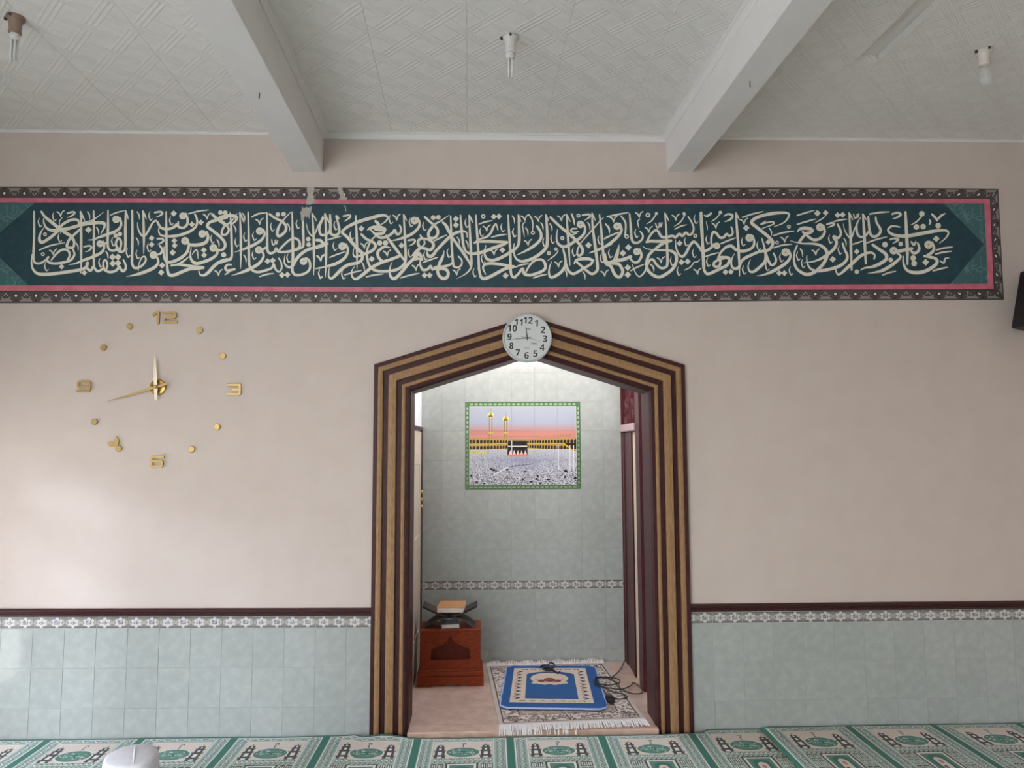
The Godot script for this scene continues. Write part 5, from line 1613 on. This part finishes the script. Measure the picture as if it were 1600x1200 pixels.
	for p in [[0.4, 0.0, -1.1], [0.43, 0.004, -1.15], [0.47, 0.014, -1.12], [0.49, 0.02, -1.16], [0.52, 0.016, -1.13], [0.5, 0.006, -1.06], [0.46, 0.008, -1.08], [0.42, 0.012, -1.05], [0.45, 0.008, -1.0], [0.5, 0.004, -1.02], [0.53, 0.0, -0.96], [0.55, 0.0, -0.99]]:
		pts.append(Vector3(p[0], ym + 0.021 + p[1], p[2]))
	tube(st, curve(pts, 6), 0.0065, 7)
	put("cord", fin(st), plain(rgb(34, 30, 46), 0.5), lt)
	st = begin()
	bx(st, Vector3(0.46, ym + 0.024, -1.08), Vector3(0.07, 0.014, 0.03), 0.004, Basis(Vector3.UP, 0.3))
	put("clip", fin(st), M.black, lt)

# ------------------------------------------------------------------ the woven prayer carpet
func carpet_image() -> Image:
	var w := 512
	var h := 1056
	var green := rgb(38, 104, 86)
	var teal := rgb(156, 168, 158)
	var deep := rgb(84, 120, 104)
	var dark := rgb(60, 60, 54)
	var cream := rgb(212, 196, 182)
	var pale := rgb(218, 217, 205)
	var im := canvas(w, h, teal)
	var k := 880.0
	p_rect(im, 0, 0, w, 0.014 * k, green)
	p_rect(im, 0, h - 0.014 * k, w, h, green)
	for s in [0, w]: p_rect(im, maxf(0, s - 0.0225 * k), 0, minf(w, s + 0.0225 * k), h, green)
	var r := RandomNumberGenerator.new()
	r.seed = 23
	# border leaves
	for yy in range(30, h - 30, 34):
		for x in [58, 454]:
			var s := 1.0 if (yy / 34) % 2 else -1.0
			p_line(im, x - 20, yy - 10 * s, x + 20, yy + 10 * s, 6, deep)
			p_line(im, x - 16, yy + 12 * s, x + 10, yy - 12 * s, 5, pale)
			p_dot(im, x + 14 * s, yy - 8, 6, 6, deep)
			p_dot(im, x - 14 * s, yy + 10, 5, 5, dark)
	for x in range(36, 480, 34):
		var s := 1.0 if (x / 34) % 2 else -1.0
		for yy in [38, h - 38]:
			p_line(im, x - 12, yy - 8 * s, x + 12, yy + 8 * s, 6, deep)
			p_line(im, x - 10, yy + 10 * s, x + 8, yy - 10 * s, 5, pale)
	for x in [26, 92, 420, 486]:
		p_rect(im, x - 3, 16, x + 3, h - 16, pale)
		p_rect(im, x + (3 if x < 256 else -6), 16, x + (6 if x < 256 else -3), h - 16, deep)
	p_rect(im, 22, 14, 490, 19, pale)
	p_rect(im, 95, 66, 417, 70, pale)
	# panel: sky, dome, minarets
	p_rect(im, 97, 70, 415, 980, cream)
	p_rect(im, 97, 300, 415, 980, rgb(170, 180, 166))
	var cx := 256.0
	p_line(im, cx - 6, 92, cx + 8, 88, 6, dark)
	p_line(im, cx + 10, 90, cx + 12, 108, 5, dark)
	p_line(im, cx, 106, cx, 160, 5, dark)
	p_dot(im, cx, 222, 94, 72, pale)
	p_dot(im, cx, 222, 88, 66, deep)
	p_dot(im, cx, 222, 60, 44, rgb(86, 134, 114))
	p_dot(im, cx, 222, 22, 20, green)
	for q in 40: p_dot(im, cx + r.randf_range(-70, 70), 222 + r.randf_range(-44, 44), 5, 4, pale if q % 2 else green)
	for s in [-1, 1]:
		var x: float = cx + s * 122
		p_line(im, x, 100, x, 124, 4, dark)
		for e in [[18, 120, 150], [28, 150, 158], [22, 158, 196], [33, 196, 206], [26, 206, 262], [35, 262, 272], [30, 272, 300]]: p_rect(im, x - e[0], e[1], x + e[0], e[2], dark)
		for e in [[5, 130, 146], [7, 166, 192], [11, 216, 256], [12, 278, 296]]: p_rect(im, x - e[0], e[1], x + e[0], e[2], pale)
	for x in range(104, 412, 26):                      # two tiers of little arches
		p_dot(im, x + 13, 318, 10, 12, dark if (x / 26) % 2 else deep)
		p_dot(im, x + 13, 322, 6, 9, pale)
		p_rect(im, x, 336, x + 22, 342, deep)
		p_line(im, x, 364, x + 16, 348, 5, dark)
	for row in 8:
		for s in [-1, 1]:
			for c in 2:
				var x: float = cx + s * (110 + c * 34) - 13
				p_rect(im, x, 372 + row * 74, x + 27, 430 + row * 74, dark if row % 2 == 0 else deep)
				p_rect(im, x + 5, 382 + row * 74, x + 11, 424 + row * 74, pale)
				p_rect(im, x + 16, 382 + row * 74, x + 22, 424 + row * 74, pale)
	p_rect(im, cx - 84, 364, cx + 84, 980, dark)
	p_rect(im, cx - 74, 374, cx + 74, 980, pale)
	p_rect(im, cx - 62, 388, cx + 62, 980, deep)
	p_dot(im, cx, 446, 44, 46, green)
	p_rect(im, cx - 44, 446, cx + 44, 980, green)
	p_dot(im, cx, 470, 26, 40, cream)
	p_rect(im, cx - 26, 470, cx + 26, 980, cream)
	p_dot(im, cx, 480, 10, 22, rgb(176, 120, 110))
	for q in 9: p_dot(im, cx + (10 if q % 2 else -10), 540 + q * 46, 9, 16, deep if q % 3 else dark)
	p_grain(im, 0.09, 6)
	return im

func carpets():
	var cm := shown(carpet_image(), 0.95)
	cm.rim_enabled = true
	cm.rim = 0.15
	carpet("green and cream mosque-patterned carpet laid before the arch and left wainscot", WL + 0.005, 1.775, 0.126, 0.582, 0.0, cm)
	carpet("green mosque-patterned carpet piece before the right wainscot, overlapping its neighbour", 1.767, WR - 0.005, 1.767, 0.568, 0.011, cm)

func carpet(label: String, x0: float, x1: float, origin: float, pitch: float, lift: float, cm: Material):
	var t := thing("carpet", label, "carpet", Vector3.ZERO, "patterned carpet pieces")
	var st := begin(true)
	var xs := []
	var n := int(ceil((x1 - x0) / 0.06))
	for i in n + 1: xs.append(lerpf(x0, x1, float(i) / n))
	var zr := [0.0, 0.012, 0.04, 0.09, 0.16, 0.25, 0.4, 0.6, 1.0, 1.6, 2.4, 3.6, 5.2, 7.0, WB - 0.1]
	var fn := FastNoiseLite.new()
	fn.seed = 3
	fn.frequency = 0.9
	var g := []
	for x in xs:
		var col := []
		var front := 0.016
		if x > -0.84 and x < 1.39: front = 0.072
		front = lerpf(front, 0.086, smoothstep(-0.62, -0.5, x) * (1.0 - smoothstep(1.05, 1.15, x)))
		for z in zr:
			var y := CARPET + lift + fn.get_noise_2d(x * 2.0, z * 2.0) * 0.003
			y += 0.03 * exp(-pow((x + 0.68) / 0.16, 2.0)) * exp(-z / 0.07)
			y += 0.008 * smoothstep(-1.0, -3.0, x) * exp(-z / 0.2)
			if z == 0.0: y -= 0.006
			if lift > 0.0 and x - x0 < 0.03: y -= 0.004
			col.append([Vector3(x, y, maxf(z, 0.0) + front * exp(-z / 0.3)), Vector2((x - origin) / pitch, (z - 0.014) / 1.2)])
		g.append(col)
	for i in xs.size() - 1:
		for j in zr.size() - 1:
			var a = g[i][j]; var b = g[i + 1][j]; var c = g[i + 1][j + 1]; var d = g[i][j + 1]
			quad_uv(st, [a[0], b[0], c[0], d[0]], [a[1], b[1], c[1], d[1]], Vector3.UP)
		var p0: Vector3 = g[i][0][0]
		var p1: Vector3 = g[i + 1][0][0]
		quad(st, p0, p1, Vector3(p1.x, 0.001, p1.z), Vector3(p0.x, 0.001, p0.z), Vector3.FORWARD)
	for e in [0, xs.size() - 1]:
		for j in zr.size() - 1:
			var p0: Vector3 = g[e][j][0]
			var p1: Vector3 = g[e][j + 1][0]
			quad(st, p0, p1, Vector3(p1.x, 0.001, p1.z), Vector3(p0.x, 0.001, p0.z), Vector3.LEFT if e == 0 else Vector3.RIGHT)
	put("pile", fin(st), cm, t)

# ------------------------------------------------------------------ lamp holders, hooks, loudspeaker
func lamps():
	var glass := plain(Color(0.92, 0.94, 0.94, 0.28), 0.05)
	glass.transparency = BaseMaterial3D.TRANSPARENCY_ALPHA
	var tube_m := plain(rgb(232, 232, 228), 0.15)
	for e in [[-2.385, 1.3, rgb(126, 104, 88), 0, "brown lamp holder with a tubular bulb on the left ceiling bay"], [0.11, 1.19, rgb(206, 202, 196), 0, "white lamp holder with a tubular bulb on the middle ceiling bay"], [2.72, 1.13, rgb(214, 206, 194), 1, "white lamp holder with a pear-shaped bulb on the right ceiling bay"]]:
		var t := thing("ceiling_lamp", e[4], "lamp", Vector3(e[0], CEIL + 0.001, e[1]), "ceiling lamps")
		var st := begin(true)
		lathe(st, [Vector2(0.0, 0.0), Vector2(0.043, 0.0), Vector2(0.043, -0.012), Vector2(0.036, -0.02), Vector2(0.03, -0.024), Vector2(0.027, -0.07), Vector2(0.029, -0.078), Vector2(0.029, -0.086), Vector2(0.024, -0.09), Vector2(0.0, -0.09)], 24)
		put("holder", fin(st), plain(e[2], 0.4), t)
		st = begin()
		bx(st, Vector3(0.0, -0.01, 0.043), Vector3(0.012, 0.014, 0.01), 0.002)
		put("terminal", fin(st), plain(rgb(60, 52, 46), 0.5), t)
		st = begin()
		bx(st, Vector3(-0.046, -0.012, 0.006), Vector3(0.014, 0.016, 0.014), 0.003)
		put("terminal", fin(st), plain(rgb(60, 52, 46), 0.5), t)
		if e[3] == 0:
			st = begin(true)
			lathe(st, [Vector2(0.02, -0.088), Vector2(0.023, -0.094), Vector2(0.023, -0.118), Vector2(0.018, -0.124), Vector2(0.0, -0.124)], 18)
			var bb := put("bulb_base", fin(st), plain(rgb(206, 206, 204), 0.35), t)
			for s in [-1.0, 1.0]:
				st = begin(true)
				var pts := [Vector3(s * 0.009, -0.122, 0.009), Vector3(s * 0.009, -0.21, 0.009), Vector3(s * 0.009, -0.222, 0.005), Vector3(s * 0.009, -0.222, -0.005), Vector3(s * 0.009, -0.21, -0.009), Vector3(s * 0.009, -0.122, -0.009)]
				tube(st, pts, 0.0058, 8)
				put("bulb_tube", fin(st), tube_m, bb)
		else:
			st = begin(true)
			lathe(st, [Vector2(0.014, -0.088), Vector2(0.016, -0.11), Vector2(0.024, -0.135), Vector2(0.031, -0.16), Vector2(0.03, -0.178), Vector2(0.021, -0.194), Vector2(0.0, -0.201)], 22)
			var gb := put("bulb", fin(st), glass, t)
			st = begin(true)
			tube(st, [Vector3(0, -0.088, 0), Vector3(0, -0.14, 0)], 0.004, 8)
			tube(st, [Vector3(-0.012, -0.15, 0), Vector3(0, -0.14, 0), Vector3(0.012, -0.15, 0)], 0.0012, 6)
			put("filament", fin(st), tube_m, gb)
	for e in [[-1.228, 3.762, 1.1, "small bent nail under the left beam"], [1.368, 3.786, 1.24, "small bent nail under the right beam"]]:
		var st := begin()
		tube(st, [Vector3(0.0, 0.004, 0.0), Vector3(0.0, -0.028, 0.0), Vector3(0.0, -0.034, 0.006)], 0.0026, 6)
		var t := put("nail", fin(st), plain(rgb(92, 88, 84), 0.4, 0.6), self, Vector3(e[0], e[1], e[2]))
		t.name = numbered("nail") if t.name == "nail" else t.name
		tag(t, e[3], "nail", "nails under the beams")

func speaker():
	var t := thing("loudspeaker", "black loudspeaker tilted high in the right corner", "speaker", Vector3(3.682, 2.837, 0.22))
	t.rotation.z = deg_to_rad(-13.0)
	var st := begin()
	bx(st, Vector3.ZERO, Vector3(0.2, 0.4, 0.2), 0.008)
	put("cabinet", fin(st), M.black, t)
	st = begin()
	bx(st, Vector3(0, 0, 0.102), Vector3(0.175, 0.37, 0.012), 0.004)
	put("grille", fin(st), plain(rgb(26, 26, 27), 0.8), t)
	st = begin()
	bx(st, Vector3(0.125, 0.03, -0.02), Vector3(0.08, 0.03, 0.05), 0.004)
	bx(st, Vector3(0.158, 0.035, -0.02), Vector3(0.012, 0.16, 0.09), 0.003, Basis(Vector3.BACK, deg_to_rad(13.0)))
	put("bracket", fin(st), plain(rgb(40, 40, 42), 0.4, 0.6), t)

# ------------------------------------------------------------------ the worshipper seated at the lower left
func sitter():
	var t := thing("person", "person in a white cap seated on the carpet facing the niche wall", "person", Vector3(-1.246, CARPET + 0.012, 2.16))
	t.rotation.y = 0.42
	var skin := plain(rgb(150, 106, 82), 0.6)
	var hip := Vector3(0, 0.12, 0.02)
	var neck := Vector3(0, 0.53, 0.0)
	var head := Vector3(0, 0.645, -0.02)
	var body := [[hip + Vector3(-0.06, 0, 0), hip + Vector3(0.06, 0, 0), 0.1, 0.1], [hip, Vector3(0, 0.42, 0.02), 0.105, 0.12], [Vector3(-0.13, 0.475, 0.01), Vector3(0.13, 0.475, 0.01), 0.06, 0.06], [Vector3(0, 0.5, 0.0), head + Vector3(0, -0.06, 0.01), 0.055, 0.05]]
	for s in [-1.0, 1.0]:
		body.append([Vector3(s * 0.16, 0.475, 0.01), Vector3(s * 0.23, 0.26, 0.0), 0.048, 0.038])
		body.append([Vector3(s * 0.23, 0.26, 0.0), Vector3(s * 0.2, 0.2, -0.21), 0.038, 0.026])
		body.append([Vector3(s * 0.09, 0.11, 0.0), Vector3(s * 0.31, 0.115, -0.2), 0.085, 0.06])
		body.append([Vector3(s * 0.31, 0.105, -0.2), Vector3(-s * 0.02, 0.06, -0.27), 0.055, 0.038])
		body.append([Vector3(-s * 0.02, 0.06, -0.27 - s * 0.03), Vector3(-s * 0.13, 0.045, -0.24 - s * 0.05), 0.04, 0.03])
	var st := begin(true)
	blob(body, 0.016, 0.035, st)
	# head with brow, nose, lips, chin and ears
	var face := [[head + Vector3(0, 0.025, 0.01), head + Vector3(0, 0.018, -0.01), 0.081, 0.08], [head + Vector3(0, -0.04, -0.035), head + Vector3(0, -0.07, -0.055), 0.056, 0.036], [head + Vector3(0, 0.0, -0.088), head + Vector3(0, -0.028, -0.108), 0.011, 0.016],
		[head + Vector3(-0.035, 0.022, -0.082), head + Vector3(0.035, 0.022, -0.082), 0.014, 0.014], [head + Vector3(-0.018, -0.058, -0.086), head + Vector3(0.018, -0.058, -0.086), 0.009, 0.009]]
	for s in [-1.0, 1.0]:
		face.append([head + Vector3(s * 0.088, 0.018, 0.006), head + Vector3(s * 0.09, -0.022, 0.0), 0.014, 0.01])
	blob(face, 0.0065, 0.02, st)
	for s in [-1.0, 1.0]:
		var w := Vector3(s * 0.2, 0.2, -0.21)
		var palm := w + Vector3(-s * 0.01, -0.012, -0.075)
		var hand := [[w, palm, 0.024, 0.03], [palm + Vector3(-0.022, 0, 0.01), palm + Vector3(0.022, 0, 0.01), 0.018, 0.018]]
		for k in 4:
			var b := palm + Vector3((k - 1.5) * 0.02, 0.0, -0.015)
			var l: float = [0.034, 0.04, 0.038, 0.03][k]
			hand.append([b, b + Vector3(0, -0.006, -l), 0.0095, 0.009])
			hand.append([b + Vector3(0, -0.006, -l), b + Vector3(0, -0.03, -l * 1.7), 0.009, 0.008])
		hand.append([palm + Vector3(-s * 0.022, -0.004, 0.025), palm + Vector3(-s * 0.05, -0.012, -0.02), 0.012, 0.009])
		blob(hand, 0.005, 0.008, st)
	put("body", fin(st), skin, t)
	var shirt := []
	shirt.append([hip + Vector3(0, 0.0, 0.005), Vector3(0, 0.42, 0.022), 0.126, 0.134])
	shirt.append([Vector3(-0.13, 0.475, 0.01), Vector3(0.13, 0.475, 0.01), 0.07, 0.07])
	shirt.append([Vector3(0, 0.5, 0.0), neck, 0.062, 0.058])
	for s in [-1.0, 1.0]:
		shirt.append([Vector3(s * 0.16, 0.475, 0.01), Vector3(s * 0.23, 0.26, 0.0), 0.062, 0.052])
		shirt.append([Vector3(s * 0.23, 0.26, 0.0), Vector3(s * 0.203, 0.205, -0.18), 0.052, 0.038])
	st = begin(true)
	blob(shirt, 0.014, 0.03, st)
	put("shirt", fin(st), plain(rgb(206, 208, 214), 0.85), t)
	var cloth := [[hip + Vector3(-0.08, -0.01, 0), hip + Vector3(0.08, -0.01, 0), 0.118, 0.118]]
	for s in [-1.0, 1.0]:
		cloth.append([Vector3(s * 0.09, 0.11, 0.0), Vector3(s * 0.31, 0.115, -0.2), 0.1, 0.076])
		cloth.append([Vector3(s * 0.31, 0.105, -0.2), Vector3(0.0, 0.072, -0.26), 0.07, 0.054])
	st = begin(true)
	blob(cloth, 0.016, 0.04, st)
	put("sarong", fin(st), plain(rgb(70, 78, 92), 0.9), t)
	# dark hair below a stiff white cap with a pressed ridge along the crown
	st = begin(true)
	lathe(st, [Vector2(0.074, -0.045), Vector2(0.084, -0.02), Vector2(0.087, 0.01), Vector2(0.087, 0.05)], 28, Transform3D(Basis(), head + Vector3(0, 0, 0.006)), 1.0, 1.08)
	put("hair", fin(st), plain(rgb(28, 25, 24), 0.7), t)
	st = begin(true)
	var cx := Transform3D(Basis(Vector3.RIGHT, 0.03), head + Vector3(0, 0, 0.002))
	lathe(st, [Vector2(0.088, 0.03), Vector2(0.0905, 0.032), Vector2(0.0905, 0.05), Vector2(0.089, 0.085), Vector2(0.087, 0.107), Vector2(0.084, 0.115), Vector2(0.076, 0.119), Vector2(0.05, 0.124), Vector2(0.02, 0.127), Vector2(0.0, 0.128)], 48, cx, 1.0, 1.1)
	var ridge := []
	for k in 9:
		var f := k / 8.0 - 0.5
		ridge.append(head + Vector3(0.01, 0.1265 - f * f * 0.05, f * 0.17))
	tube(st, ridge, 0.0042, 8)
	put("cap", fin(st), mottled(rgb(226, 226, 232), rgb(234, 234, 240), rgb(240, 240, 246), 9.0, 0.9, 81), t)
